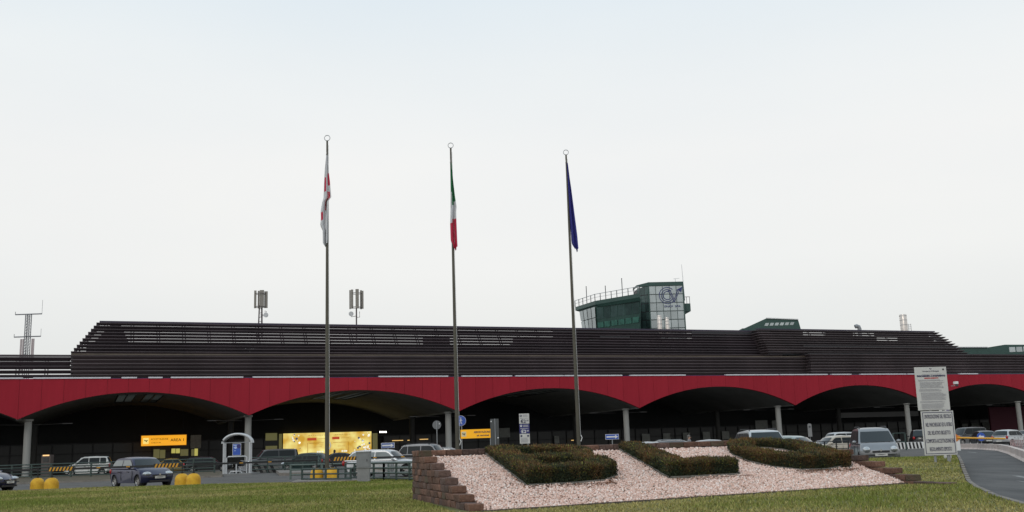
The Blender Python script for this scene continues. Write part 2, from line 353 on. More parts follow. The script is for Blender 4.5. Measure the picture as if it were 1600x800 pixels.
hz=.153; z0=.095
ld=Vector((-.30,.954)); Lc=Vector((-.86,20.75))          # left wall, front end
Lend=Vector((-2.62,27.05))
for k in range(8):
    p=Lc+ (Lend-Lc)*(k*.118); course((p.x,p.y),(Lend.x,Lend.y),z0+hz*k,k%2)
Rc=Vector((10.15,24.7)); Rend=Vector((8.72,31.15))
for k in range(6):
    p=Rc+(Rend-Rc)*((k+.9)*.115 if k else 0)
    course((p.x,p.y),(Rend.x,Rend.y),z0-.075+hz*k*1.035,k%2)
for k in range(4,8): course((Lend.x+.05,Lend.y+.22),tuple(Vector((Lend.x,Lend.y+.22)).lerp(Vector((Rend.x,Rend.y+.22)),(1,1,.88,.80)[k-4])),z0+hz*k,k%2)
g=MB(); p=Vector((Lend.x,Lend.y+.24)); q=Vector((Rend.x,Rend.y+.24)); d=(q-p).normalized(); nn=Vector((-d.y,d.x))*.14
g.add([(*(p-nn),-.05),(*(q-nn),-.05),(*(q+nn),-.05),(*(p+nn),-.05),(*(p-nn),z0+hz*4-.004),(*(q-nn),z0+hz*4-.004),(*(q+nn),z0+hz*4-.004),(*(p+nn),z0+hz*4-.004)],[(0,1,5,4),(1,2,6,5),(2,3,7,6),(3,0,4,7),(4,5,6,7)]); g.obj('footing',BRK[0],wall)
# front edging strip of the bed
g=MB(); p=Vector((FL.x-.1,FL.y-.12)); q=Vector((FR.x+.25,FR.y-.02)); d=(q-p).normalized(); nn=Vector((-d.y,d.x))*.02
for i in range(12):
    a_=p+(q-p)*(i/12); b_=p+(q-p)*((i+.985)/12); g.add([(*(a_-nn),0),(*(b_-nn),0),(*(b_+nn),0),(*(a_+nn),0),(*(a_-nn),.135),(*(b_-nn),.135),(*(b_+nn),.135),(*(a_+nn),.135)],[(0,1,5,4),(1,2,6,5),(2,3,7,6),(3,0,4,7),(4,5,6,7)])
tag(g.obj('edging_strip',mat('edging',(.09,.075,.06),.9)),'thin dark edging board along the front foot of the gravel bed','edging')

# ------------------------------------------------------------------ letter hedges
LEAF=mat('hedge_leaf',(.04,.05,.02),.7,attr='tint',spec=.25)
def hsq(p): return .355-.180*max(0,(p-.34))/.66
def hedge(polys,name,label,seed):
    """polys: closed outlines in bed coordinates (a,b); the hedge stands on the sloping bed"""
    rg=np.random.default_rng(seed); root=thing(name,label,'hedge',tuple(patchp(sum(p[0] for p in polys[0])/len(polys[0]),sum(p[1] for p in polys[0])/len(polys[0]))),0,'letter shaped hedges on the gravel bed')
    ox,oy,oz=root.location
    PTS=[];COL=[];NRM=[]
    core=MB()
    W_,H_=12.,7.
    allp=polys
    def ins(a,b):
        r=np.zeros(len(a),bool)
        for p in allp: r|=inside(a,b,p)
        return r
    for poly in polys:
        n=len(poly); cen=A(poly).mean(0)
        # core: shrunken prism
        ins_=[]
        for i in range(n):
            p0,p1,p2=A(poly[i-1]),A(poly[i]),A(poly[(i+1)%n]); d1=(p1-p0)*[W_,H_]; d2=(p2-p1)*[W_,H_]; d1/=np.linalg.norm(d1); d2/=np.linalg.norm(d2)
            nn=A([-d1[1]-d2[1],d1[0]+d2[0]]); nn/=np.linalg.norm(nn); ins_.append(p1+nn*.07/A([W_,H_]))
        lo=[patchp(*p)-Vector((0,0,.05))-Vector((ox,oy,oz)) for p in ins_]; hi=[patchp(*p)+Vector((0,0,hsq(p[1])-.06))-Vector((ox,oy,oz)) for p in ins_]
        core.add(lo+hi,[tuple(range(n-1,-1,-1)),tuple(range(n,2*n))]+[(i,(i+1)%n,(i+1)%n+n,i+n) for i in range(n)])
        # leaves on the top
        mn,mxx=A(poly).min(0),A(poly).max(0); ar=(mxx-mn).prod()*W_*H_; k=int(ar*5200)
        a=rg.uniform(mn[0],mxx[0],k); b=rg.uniform(mn[1],mxx[1],k); m=inside(a,b,poly); a,b=a[m],b[m]
        hh=np.array([hsq(t) for t in b])+rg.normal(0,.022,len(a))+.02*np.sin(a*60)*np.sin(b*37)
        PTS.append(np.stack([a,b,hh],1)); NRM.append(np.tile([0,0,1.],(len(a),1)))
        for i in range(n):
            p1,p2=A(poly[i]),A(poly[(i+1)%n]); L=np.linalg.norm((p2-p1)*[W_,H_]); k=int(L*.38*6500)
            t=rg.random(k); a=p1[0]+(p2[0]-p1[0])*t; b=p1[1]+(p2[1]-p1[1])*t; d=(p2-p1)*[W_,H_]/L; nn=A([d[1],-d[0]])
            off=rg.normal(0,.022,k)+.02*np.sin(t*L*9+i); a=a+nn[0]*off/W_; b=b+nn[1]*off/H_
            ta,tb=a+nn[0]*.06/W_,b+nn[1]*.06/H_; m=~ins(ta,tb); a,b=a[m],b[m]
            hh=rg.random(len(a))**.8*np.array([hsq(t) for t in b]); PTS.append(np.stack([a,b,hh],1)); NRM.append(np.tile([nn[0],nn[1],.3],(len(a),1)))
    core.obj('hedge_core',BARK,root)
    Q=np.concatenate(PTS); NN=np.concatenate(NRM); a,b,hh=Q.T
    base=((A(FL)*(1-a)[:,None]+A(FR)*a[:,None])*(1-b)[:,None]+(A(BL)*(1-a)[:,None]+A(BR)*a[:,None])*b[:,None]); base[:,2]+=hh; base-=A([ox,oy,oz])
    n=len(base); top=hh/np.array([hsq(t) for t in b])
    # each leaf: a narrow upright-ish diamond
    d=NN*.7+rg.normal(0,.55,(n,3))+A([0,0,.75]); d/=np.linalg.norm(d,axis=1)[:,None]; s=np.cross(d,rg.normal(size=(n,3))); s/=np.linalg.norm(s,axis=1)[:,None]
    ln=rg.uniform(.028,.062,n)[:,None]*(1+.9*(rg.random((n,1))<.05)); wd=rg.uniform(.007,.014,n)[:,None]
    V=np.stack([base,base+d*ln*.5+s*wd,base+d*ln,base+d*ln*.5-s*wd],1).reshape(-1,3); Fc=np.arange(n*4).reshape(-1,4)
    pt=np.sin(base[:,0]*3.1+seed)*np.sin(base[:,1]*2.7+seed*2)+.6*np.sin(base[:,0]*8+base[:,1]*5)
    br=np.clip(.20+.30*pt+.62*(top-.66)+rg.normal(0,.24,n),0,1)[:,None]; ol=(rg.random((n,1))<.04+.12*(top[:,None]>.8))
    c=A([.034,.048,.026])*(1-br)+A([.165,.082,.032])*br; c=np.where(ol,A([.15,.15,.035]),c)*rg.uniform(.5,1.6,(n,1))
    link('foliage',np_mesh('foliage',V,Fc,4,LEAF,np.repeat(c,4,0)),root)
    # low metal edging round the foot
    e=MB()
    for poly in polys[:1]+polys[1:]:
        m=len(poly)
        for i in range(m):
            p1,p2=poly[i],poly[(i+1)%m]; mid=A([(p1[0]+p2[0])/2,(p1[1]+p2[1])/2]); d=A([(p2[0]-p1[0])*W_,(p2[1]-p1[1])*H_]); L=np.linalg.norm(d); nn=A([d[1],-d[0]])/L
            t_=mid+nn*.12/A([W_,H_])
            if ins(A([t_[0]]),A([t_[1]]))[0]: continue
            o1=nn*.05/A([W_,H_]); o2=nn*.075/A([W_,H_])
            q=[patchp(p1[0]+o1[0],p1[1]+o1[1]),patchp(p2[0]+o1[0],p2[1]+o1[1]),patchp(p2[0]+o2[0],p2[1]+o2[1]),patchp(p1[0]+o2[0],p1[1]+o2[1])]
            q=[v-Vector((ox,oy,oz)) for v in q]; u=Vector((0,0,.055)); dn=Vector((0,0,.04))
            e.add([v-dn for v in q]+[v+u for v in q],[(0,1,5,4),(1,2,6,5),(2,3,7,6),(3,0,4,7),(4,5,6,7)])
    e.obj('edging',mat('hedge_edging',(.16,.15,.13),.8,var=.2),root)
def stroke(pts,wa,wb):
    """outline of a stroke from a centre line in bed coordinates, width in metres"""
    pts=[A(p)*[12.,7.] for p in pts]; L,Q=ribbon([tuple(p) for p in pts],wa)
    o=[(v.x/12.,v.y/7.) for v in Q]+[(v.x/12.,v.y/7.) for v in L][::-1]
    return o
W1=.57
hedge([stroke([(.157,.33),(.172,1.02)],W1,0),
       stroke([(.14,.37),(.235,.37),(.29,.39),(.322,.44),(.328,.53),(.305,.61)],W1*.95,0),
       stroke([(.165,.665),(.25,.67),(.295,.66),(.318,.60)],W1*.9,0),
       stroke([(.165,.965),(.27,.965),(.325,.93),(.345,.84),(.325,.72),(.29,.67)],W1*.9,0)],
      'hedge','clipped brown green hedge shaped like the letter B, by the stepped block wall',11)
hedge([stroke([(.478,.34),(.506,1.0)],W1,0),stroke([(.455,.38),(.622,.38)],W1,0)],
      'hedge','clipped dark hedge shaped like the letter L, between the two looped hedges',12)
hedge([stroke([(.752,.76),(.749,.60),(.77,.47),(.81,.395),(.86,.385),(.905,.42),(.927,.53),(.932,.71),(.92,.85),(.88,.94),(.83,.96),(.78,.91),(.752,.76),(.75,.70)],W1*.92,0),
       stroke([(.85,.53),(.945,.385)],W1*.8,0)],
      'hedge','clipped hedge shaped like the letter Q, nearest the grey people carrier',13)

rg=np.random.default_rng(5); LS=[]
for (a0,b0,a1,b1,n_) in ((.125,.32,.15,1.0,160),(.13,.31,.31,.31,420),(.30,.32,.36,.45,150),(.45,.32,.47,.95,140),(.45,.31,.64,.31,320),(.74,.40,.72,.7,80),(.77,.34,.95,.33,480)):
    t=rg.random(n_); LS.append(np.stack([a0+(a1-a0)*t+rg.normal(0,.006,n_),b0+(b1-b0)*t-np.abs(rg.normal(0,.028,n_))],1))
LS=np.concatenate(LS); a=LS[:,0:1]; b=LS[:,1:2]; P=((A(FL)*(1-a)+A(FR)*a)*(1-b)+(A(BL)*(1-a)+A(BR)*a)*b)+A([0,0,.035]); n_=len(P)
d1=rg.normal(0,1,(n_,3))*[1,1,.25]; d1/=np.linalg.norm(d1,axis=1)[:,None]; d2=np.cross(d1,A([0,.2,1.])); V=np.stack([P-d1*.03,P+d2*.016,P+d1*.03,P-d2*.016],1).reshape(-1,3)
o=link('leaf_litter',np_mesh('leaf_litter',V,np.arange(n_*4).reshape(-1,4),4,mat('dead_leaf',(.2,.1,.04),.8,attr='tint'),np.repeat(A([.30,.12,.045])*rg.uniform(.5,1.4,(n_,1)),4,0))); tag(o,'rusty dead leaves lying on the stones at the feet of the hedges','leaf litter',kind='stuff')
# ------------------------------------------------------------------ terminal building
bld=thing('terminal_building','long airport terminal with red scalloped fascia, grey columns and dark louvred roof screens','building',(ORG.x,ORG.y,0),FROT)
VS=[-54,-30.3,-6.6,16.3,40.6,65,89.2,112.4,135.7,159,182]; ZV=5.78; ZA=8.42; ZT=9.86
def archz(s):
    for a,b in zip(VS[:-1],VS[1:]):
        if a<=s<=b:
            h=(b-a)/2; rise=ZA-ZV; Rr=(h*h+rise*rise)/(2*rise); x=s-(a+b)/2; return ZA-Rr+math.sqrt(max(0,Rr*Rr-x*x))
    return ZV
for a,b in zip(VS[:-1],VS[1:]):
    for i in range(11):
        p=a+(b-a)*i/11+.012; q=a+(b-a)*(i+1)/11-.012; 
        bot=[(p+(q-p)*k/5,archz(p+(q-p)*k/5)) for k in range(6)]
        c=(p+q)/2; m=MB(); m.prism([(x-c,z) for x,z in bot]+[(q-c,ZT),(p-c,ZT)],0,.07); m.obj('cladding_panel',RED,bld,loc=(c,0,0))
# fascia backing and vault soffits
for bi,(a,b) in enumerate(zip(VS[:-1],VS[1:])):
    ns=24; m=MB(); ss=[a+(b-a)*i/ns for i in range(ns+1)]
    m.prism([(s,archz(s)+.01) for s in ss]+[(b,ZT-.02),(a,ZT-.02)],.075,.5); m.obj('fascia_backing',REDB,bld)
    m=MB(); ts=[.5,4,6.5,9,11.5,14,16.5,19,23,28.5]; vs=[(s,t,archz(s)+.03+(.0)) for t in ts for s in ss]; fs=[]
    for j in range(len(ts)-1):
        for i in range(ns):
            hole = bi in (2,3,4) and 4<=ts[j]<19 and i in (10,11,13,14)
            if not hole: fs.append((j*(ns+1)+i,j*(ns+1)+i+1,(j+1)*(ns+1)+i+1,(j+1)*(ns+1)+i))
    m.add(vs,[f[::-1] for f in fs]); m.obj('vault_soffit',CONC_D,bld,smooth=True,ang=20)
    if bi in (2,3,4):
        sp=bpy.data.materials.get('skylight_pane')
        if not sp:
            sp=bpy.data.materials.new('skylight_pane'); sp.use_nodes=True; n=sp.node_tree.nodes; n.clear(); oo=n.new('ShaderNodeOutputMaterial'); tl=n.new('ShaderNodeBsdfTranslucent'); tl.inputs[0].default_value=(.22,.22,.20,1); sp.node_tree.links.new(tl.outputs[0],oo.inputs[0])
        for i in (10,11,13,14):
            for k in range(6):
                z=max(archz(ss[i]),archz(ss[i+1]))+.04; m=MB(); m.box(ss[i]+.06,ss[i+1]-.06,4+k*2.5+.12,6.5+k*2.5-.12,z,z+.02); m.obj('skylight_pane',sp,bld)
            m=MB(); m.box(ss[i]-.05,ss[i]+.05,4,19,archz(ss[i])-.02,archz(ss[i])+.1); m.obj('skylight_frame',FRAMEM,bld)
# roof decks
for x0,x1,y0,y1 in ((VS[0],VS[2],.55,40),(VS[5],VS[-1],.55,40),(VS[2]+.01,VS[5]-.01,.55,3.6),(VS[2]+.01,VS[5]-.01,19.2,40)):
    m=MB(); m.box(x0,x1,y0,y1,9.3,9.7); m.obj('roof_deck',DGREY,bld)
m=MB(); m.box(-.5,118,20,38,9.7,13.6); m.box(30,52,20.1,30,13.6,14.6); m.box(70,86,21,30,13.6,15.3); m.box(122,182,22,34,9.7,12.4); m.obj('rooftop_plant_room',DGREY,bld)
# columns
cm=MB(); cm.lathe([(.36,0),(.36,5.62)],n=20); cm.lathe([(.36,5.62),(.5,5.7),(.5,5.85)],n=20); cme=cm.mesh('column',CONC_C,True)
cme2=cme.copy(); cme2.materials.clear(); cme2.materials.append(mat('column_shaded',(.05,.05,.048),.8))  # shade of the arcade put into the rear columns' colour
for v in VS[1:-1]:
    s=v+{-6.6:.9,16.3:.2,40.6:-.65,65:-.95,89.2:-1.5,112.4:-2.0,135.7:-3.4}.get(v,0)
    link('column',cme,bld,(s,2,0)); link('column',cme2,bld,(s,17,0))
    for sg in (-1,1):
        m=MB(); m.tube([(s+sg*.4,4,5.35),(s+sg*3.2,4,5.42)],.022,6); m.box(s+sg*3.7-.5,s+sg*3.7+.5,3.9,4.15,5.38,5.47); m.obj('light_arm',mat('arm_grey',(.10,.10,.10),.6),bld)
    m=MB(); m.box(v-.2,v+.2,.6,28,5.72,5.9); m.obj('vault_beam',CONC_D,bld)
# rear wall of the arcade: posts, panes, lit panes
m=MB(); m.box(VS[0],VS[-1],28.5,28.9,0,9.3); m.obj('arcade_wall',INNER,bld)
def pane(s0,s1,z0_,z1_,mm,t=28.44,name='pane'): m=MB(); m.box(s0,s1,t,t+.03,z0_,z1_); return m.obj(name,mm,bld)
def panepx(x0,y0,x1,y1,mm,t=28.4,name='pane'):
    s0,za=fac(x0,y0,t); s1,zb=fac(x1,y1,t); return pane(s0,s1,zb,za,mm,t,name)
s=-40
while s<170:
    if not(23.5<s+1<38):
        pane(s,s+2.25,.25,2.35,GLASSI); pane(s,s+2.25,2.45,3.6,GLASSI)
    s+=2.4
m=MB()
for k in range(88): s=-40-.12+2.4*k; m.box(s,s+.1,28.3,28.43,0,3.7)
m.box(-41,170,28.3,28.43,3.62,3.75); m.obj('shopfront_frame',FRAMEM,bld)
for x0,x1,y0,y1,mm in ((240,249,702,716,WARM2),(250,258,703,716,WARM2),(268,274,701,708,WARM),(275,281,701,708,WARM),(282,294,702,712,WARM2),(304,309,701,712,WARM),(299,303,702,712,WARM2),
                    (415,433,677,688,WARM2),(415,433,697,706,WARM2),(436,441,678,706,WARM2),(582,590,677,706,WARM2),(298,314,680,700,GREY),
                    (780,797,669,683,GREY),(866,874,681,693,GREY),(1003,1016,678,691,GREY),(1036,1048,677,689,GREY),(1067,1079,676,688,GREY),(1098,1110,675,687,GREY),(1128,1140,674,686,GREY),(1180,1200,657,671,GREY),(1206,1216,657,671,GREY),(1518,1532,661,672,GREY),(1535,1547,660,671,GREY),(1503,1513,662,672,GREY)):
    if mm is GREY: mm=mat('pale_blind',(.34,.35,.33),.7,var=.15)
    panepx(x0,y0,x1,y1,mm,28.2)
# thin strip lights far inside
for x0,x1,y in ((613,630,688.5),(637,642,688),(656,669,686.5),(1003-110,1010-110,688)):
    s0,za=fac(x0,y,27.6); s1,_=fac(x1,y,27.6); m=MB(); m.box(s0,s1,27.6,27.7,za-.05,za+.05); m.obj('strip_light',glow('strip_lamp',(1,.62,.2),.9),bld)
for i in range(4):
    s0,za=fac(594+i*3,675,24); m=MB(); m.ell((s0,24,za),(.10,.06,.12)); m.obj('spot_lamp',LAMPW,bld)
# concrete gallery beam crossing the right bays, maroon wall
s0,za=fac(1308,643,18); s1,zb=fac(1436,654,18); m=MB(); m.box(s0,s1,18,18.5,4.35,5.15); m.obj('gallery_beam',mat('gallery_concrete',(.18,.18,.18),.85),bld)
s0,_=fac(1548,660,20); s1,_=fac(1640,660,20); m=MB(); m.box(s0,s1,20,20.3,0,5.6); m.obj('partition_wall',mat('maroon_wall',(.09,.012,.028),.7),bld)
# coping strips
for x0,x1 in ((-20,36),(52,173),(190,214),(232,254),(267,380),(395,505),(592,700),(722,800),(806,880),(882,972),(985,1071),(1134,1216),(1219,1293),(1300,1330),(1345,1415),(1418,1434),(1500,1528)):
    a_=fac(x0,588,0)[0]; b_=fac(x1,588,0)[0]; m=MB(); m.box(a_,b_,-.10,.35,ZT+.01,ZT+.16); m.obj('coping_strip',COPE,bld)
m=MB(); m.box(VS[0],VS[-1],.0,.5,ZT-.01,ZT+.03); m.obj('coping_bed',NAVY,bld)
# louvre screens: slats swept round a U in plan, leaning back
def screen(sa,sb,t0,z_0,n,dz,dt,ds_l,ds_r,name_mat,ret=5.,posts=2.75,left=True,right=True,slat_h=.25,depth=.30):
    fr=MB(); s=sa+.6+(n*ds_l if left else 0); sb_=sb-n*ds_r
    top=z_0+n*dz
    k=0
    while s<sb_-.4:
        for o_ in (0,.28):
            ztop=top-.1; 
            fr.add([(s+o_-.05,t0+.42,z_0),(s+o_+.05,t0+.42,z_0),(s+o_+.05,t0+.5,z_0),(s+o_-.05,t0+.5,z_0),
                    (s+o_-.05,t0+.42+dt*n,ztop),(s+o_+.05,t0+.42+dt*n,ztop),(s+o_+.05,t0+.5+dt*n,ztop),(s+o_-.05,t0+.5+dt*n,ztop)],[(0,1,5,4),(1,2,6,5),(2,3,7,6),(3,0,4,7)])
        s+=posts
    f=fr.obj('louvre_frame',FRAMEM,bld)
    for i in range(n):
        z=z_0+i*dz; t=t0+i*dt; a=sa+i*ds_l; b=sb-i*ds_r
        prof=[(0,0),(.03,-.02),(depth,slat_h-.02),(depth-.03,slat_h)] # (inset from outer face, height)
        path=[]
        def ring(off):
            r=[]
            if left: r.append((a+off,t+ret))
            r.append((a+off if left else a,t+off)); r.append((b-off if right else b,t+off))
            if right: r.append((b-off,t+ret))
            return r
        prof=[(depth,0),(0,slat_h-.07),(0,slat_h),(depth+.06,.06)]
        rings=[ring(p) for p,_ in prof]; m=MB(); n_=len(rings[0]); vs=[]; c=(a+b)/2
        for (p,h_),rg_ in zip(prof,rings): vs+=[(x-c,y-t,h_) for x,y in rg_]
        fs=[]
        for j in range(4):
            j2=(j+1)%4
            for q in range(n_-1): fs.append((j*n_+q,j2*n_+q,j2*n_+q+1,j*n_+q+1))
        fs.append((0,n_,2*n_,3*n_)[::-1]); fs.append((n_-1,2*n_-1,3*n_-1,4*n_-1)); m.add(vs,fs); o=m.obj('slat',name_mat,f); o.location=(c,t,z)
    return f
ZL=10.12
screen(-60,-1.9,2.2,ZL,5,.46,0,0,0,SLAT,left=False,right=False,slat_h=.355)
m=MB(); m.box(-60,-2,2.75,2.8,ZL+1.32,ZL+1.52); m.box(-60,-2,2.75,2.8,ZL+1.8,ZL+2.0); m.obj('gap_blocker',FRAMEM,bld)  # dark boards added behind the slats to block sky in the gaps
m=MB(); m.box(-60,-1.95,2.2,2.5,ZL+5*.46-.06,ZL+5*.46+.14); m.obj('top_rail',SLAT,bld)
screen(-1.95,93.4,1.8,ZL,6,.40,0.0,0,0,SLAT2,left=True,right=False,slat_h=.34)
m=MB(); m.box(-1.95,93.4,1.9,3.2,ZL+2.40,ZL+2.55); m.obj('ledge',LEDGE,bld)
m=MB(); m.box(-1.8,93.3,2.5,2.6,ZL,ZL+2.40); m.obj('gap_blocker',FRAMEM,bld)
screen(-2.0,90,3.0,12.72,10,.385,.30,.27,0,SLAT,left=True,right=False,slat_h=.295)
m=MB(); m.prism([(-1.0,12.75),(4.6,12.75),(3.0,16.3),(1.9,16.3)],6.45,6.55); m.obj('gap_blocker',FRAMEM,bld)
m=MB(); m.box(-.5,90,4.9,5.0,12.7,14.18); m.box(.5,90,5.75,5.85,15.62,16.02); m.box(50,61,5.2,5.3,14.1,15.3); m.box(62.5,67,5.2,5.3,14.1,15.6); m.box(56,72,5.9,6.0,15.2,16.3); m.box(70,90,5.2,5.3,14.1,15.2); m.box(77,90,5.6,5.7,15.1,16.4); m.box(38,41.5,5.3,5.4,14.1,15.3); m.obj('gap_blocker',FRAMEM,bld)  # added dark boards, patchy so only some gaps stay bright
m=MB(); m.box(54,70,12,18,9.7,15.5); m.box(73,78,14,18,9.7,16.1); m.box(5,14,14,18,9.7,14.4); m.obj('rooftop_plant_room',DGREY,bld)
m=MB(); m.box(.75,88.5,6.0,6.4,12.72+3.85-.02,12.72+3.85+.14); m.obj('top_rail',mat('top_rail_paint',(.03,.02,.05),.4),bld)
# projecting right-hand screens
screen(92.8,180,.6,ZL,7,.40,.0,0,0,SLAT2,left=True,right=False,slat_h=.34)
m=MB(); m.box(93,180,1.3,1.4,ZL,ZL+2.9); m.obj('gap_blocker',FRAMEM,bld)
screen(86.5,122.8,1.4,13.0,10,.37,.30,.05,.28,SLAT2,left=True,right=True,slat_h=.26)
m=MB(); m.box(86,97,4.6,4.7,9.9,13.6); m.box(88,120.5,3.5,3.6,13.0,14.9); m.box(89,108,4.1,4.2,14.8,15.65); m.box(112,119,4.1,4.2,14.8,15.65); m.box(89.3,95,4.5,4.6,15.6,16.6); m.box(99,104,4.5,4.6,15.6,16.6); m.box(108,118.5,4.5,4.6,15.9,16.5); m.obj('gap_blocker',FRAMEM,bld)
m=MB(); m.box(87,119.7,4.4,4.8,16.68,16.82); m.obj('top_rail',MATS['top_rail_paint'],bld)
m=MB(); m.box(93.2,121.5,2.4,2.6,12.9,14.3); m.obj('gap_blocker',FRAMEM,bld)  # added board that darkens the gap under the right-hand screen
# ------------------------------------------------------------------ signs of the building
def plane_icon(mb,cx,cz,s,y):
    mb.prism([(cx+s*a,cz+s*b) for a,b in ((-.9,.15),(-.2,-.1),(.75,.1),(.9,.3),(.7,.38),(-.1,.25),(-.75,.55),(-.9,.5),(-.5,.12))][::-1],y,y+.01)
    mb.prism([(cx+s*a,cz+s*b) for a,b in ((-.1,-.05),(.35,-.55),(.5,-.5),(.3,.1))],y,y+.01)
s0,za=fac(221,681,20); s1,zb=fac(291,695,20)
sg=thing('hanging_sign','long lit yellow check-in sign reading AREA 1 above dark doors','sign',tuple(fw(s0,20,0)),FROT)
w=s1-s0; m=MB(); m.box(0,w,0,.3,zb,za); m.obj('lightbox',SIGNY,sg)
m=MB(); m.box(-.04,w+.04,.02,.34,zb-.05,zb); m.box(-.04,w+.04,.02,.34,za,za+.05); m.box(-.05,0,.02,.34,zb-.05,za+.05); m.box(w,w+.05,.02,.34,zb-.05,za+.05); m.obj('frame',mat('sign_frame',(.35,.12,.01),.5),sg)
m=MB(); m.box(.22,.86,-.02,-.005,zb+.25,za-.28); m.obj('pictogram_field',SIGNW,sg)
m=MB(); plane_icon(m,.54,(za+zb)/2-.03,.27,-.04); m.obj('pictogram',BLK,sg)
text('ACCETTAZIONE',.36,sg,(2.15,-.02,zb+.78),BLK,width=2.05); text('CHECK-IN',.26,sg,(1.72,-.02,zb+.36),BLK,width=1.1); text('AREA 1',.50,sg,(w-1.05,-.02,zb+.62),BLK,width=1.6,bold=.006)
for x in (.4,w-.4): m=MB(); m.tube([(x,.15,za),(x,.15,za+3.0)],.03,6); m.obj('hanger',FRAMEM,sg)
# big lit advert
s0,za=fac(442,677.5,28); s1,zb=fac(580,713,28); w=s1-s0; h=za-zb
ad=thing('advert_billboard','large glowing yellow advertising panel inside the arcade behind the first flagpole','billboard',tuple(fw(s0,27.8,zb)),FROT)
ADV=mat('advert_face',(.2,.2,.1),emit=(.9,.6,.1),es=1.05)
n=ADV.node_tree.nodes; l=ADV.node_tree.links; tcn=n.new('ShaderNodeTexCoord'); no=n.new('ShaderNodeTexNoise'); no.inputs['Scale'].default_value=.6; l.new(tcn.outputs['Object'],no.inputs['Vector']); rr=n.new('ShaderNodeValToRGB'); l.new(no.outputs[0],rr.inputs[0]); rr.color_ramp.elements[0].position=.35; rr.color_ramp.elements[0].color=(.56,.31,.030,1); rr.color_ramp.elements[1].position=.68; rr.color_ramp.elements[1].color=(.90,.80,.28,1); l.new(rr.outputs[0],n['Principled BSDF'].inputs['Emission Color'])
m=MB(); m.box(0,w,0,.2,0,h); m.obj('lit_face',ADV,ad)
m=MB(); m.box(-.12,0,-.02,.22,-.1,h+.1); m.box(w,w+.12,-.02,.22,-.1,h+.1); m.box(-.12,w+.12,-.02,.22,h,h+.12); m.obj('frame',FRAMEM,ad)
redb=mat('advert_red',(.3,.03,.02),emit=(.55,.08,.03),es=.8); br_=mat('advert_print',(.2,.1,.02),emit=(.45,.22,.03),es=.8); wh_=mat('advert_white',(.8,.8,.8),emit=(.9,.88,.75),es=.9); bl_=mat('advert_blue',(.02,.05,.2),emit=(.1,.12,.18),es=.6)
m=MB(); m.box(w*.268,w*.37,-.012,-.004,h*.70,h*.80); m.box(w*.548,w*.63,-.012,-.004,h*.72,h*.82); m.obj('print',redb,ad)
m=MB()
for i,(x0,x1,zz) in enumerate(((.28,.50,.90),(.58,.76,.91),(.38,.47,.76),(.65,.74,.77),(.29,.40,.58),(.56,.70,.60),(.34,.43,.44),(.61,.69,.45),(.43,.47,.18),(.02,.09,.30))):
    for k in range(9):
        a_=x0+(x1-x0)*k/9; m.box(w*a_,w*(a_+(x1-x0)/9*.75),-.012,-.004,h*zz-.03,h*zz+.03)
m.box(w*.27,w*.275,-.012,-.004,h*.2,h*.6); m.box(w*.73,w*.735,-.012,-.004,h*.2,h*.6); m.box(w*.27,w*.45,-.012,-.004,h*.60,h*.61); m.box(w*.57,w*.735,-.012,-.004,h*.60,h*.61); m.obj('print',br_,ad)
m=MB(); 
for x in (.28,.30,.32,.345,.355): pass
for x in (.375,.40,.43,.655,.68,.70): m.box(w*x,w*(x+.018),-.012,-.004,h*.22,h*.28)
m.obj('print',wh_,ad)
m=MB(); m2=MB(); rr_=random.Random(3)
for k in range(46):
    if k<14: x=.10+.10*rr_.random(); z=.35+.6*rr_.random()
    else: x=.80+.18*rr_.random(); z=.1+.85*rr_.random()
    r=rr_.uniform(.05,.16); (m if k%3 else m2).lathe([(.001,-.016),(r,-.016),(r,-.004)],(w*x,0,h*z),8,'y')
m.obj('print',wh_,ad); m2.obj('print',bl_,ad)

# ------------------------------------------------------------------ control tower
Yt=205.
def P3(px,py,Y=Yt): return at(px,py,Y)
c0=P3(1071.5,512); c1=P3(1017,512); W=(c0-c1).length; 
tw=thing('control_tower','glazed airport control tower with green cab and railed roof beyond the louvres','control tower',(c1.x,c1.y,0),R(4))
ztop=P3(1040,446).z; HT=ztop
# block with lift shaft: front face in local x 0..W, left face going back
mb=MB(); D=6.; mb.box(.0,W,0,D,0,ztop); mb.obj('shaft',mat('tower_core',(.08,.09,.09),.6),tw)
m=MB(); m.box(-.12,W+.12,-.15,D+.1,ztop,ztop+.75); m.obj('parapet',TGREEN,tw)
nx,nzr=5,9; cw=W/nx; ch=1.72
for i in range(nx):
    for j in range(nzr):
        zt=ztop-.05-j*ch; m=MB(); m.box(i*cw+.05,(i+1)*cw-.05,-.06,-.01,zt-ch+.1,zt-.02); m.obj('pane',TGLASS,tw)
m=MB()
for i in range(nx+1): m.box(i*cw-.045,i*cw+.045,-.10,-.012,0,ztop)
for j in range(nzr+1): m.box(-.04,W+.04,-.09,-.012,ztop-.06-j*ch-.035,ztop-.06-j*ch+.035)
m.obj('glazing_bars',mat('tower_bars',(.04,.07,.065),.5),tw)
m=MB(); m.box(-.14,.10,-.12,.12,0,ztop); m.box(W-.1,W+.14,-.12,.12,0,ztop); m.obj('corner_trim',TGREEN,tw)
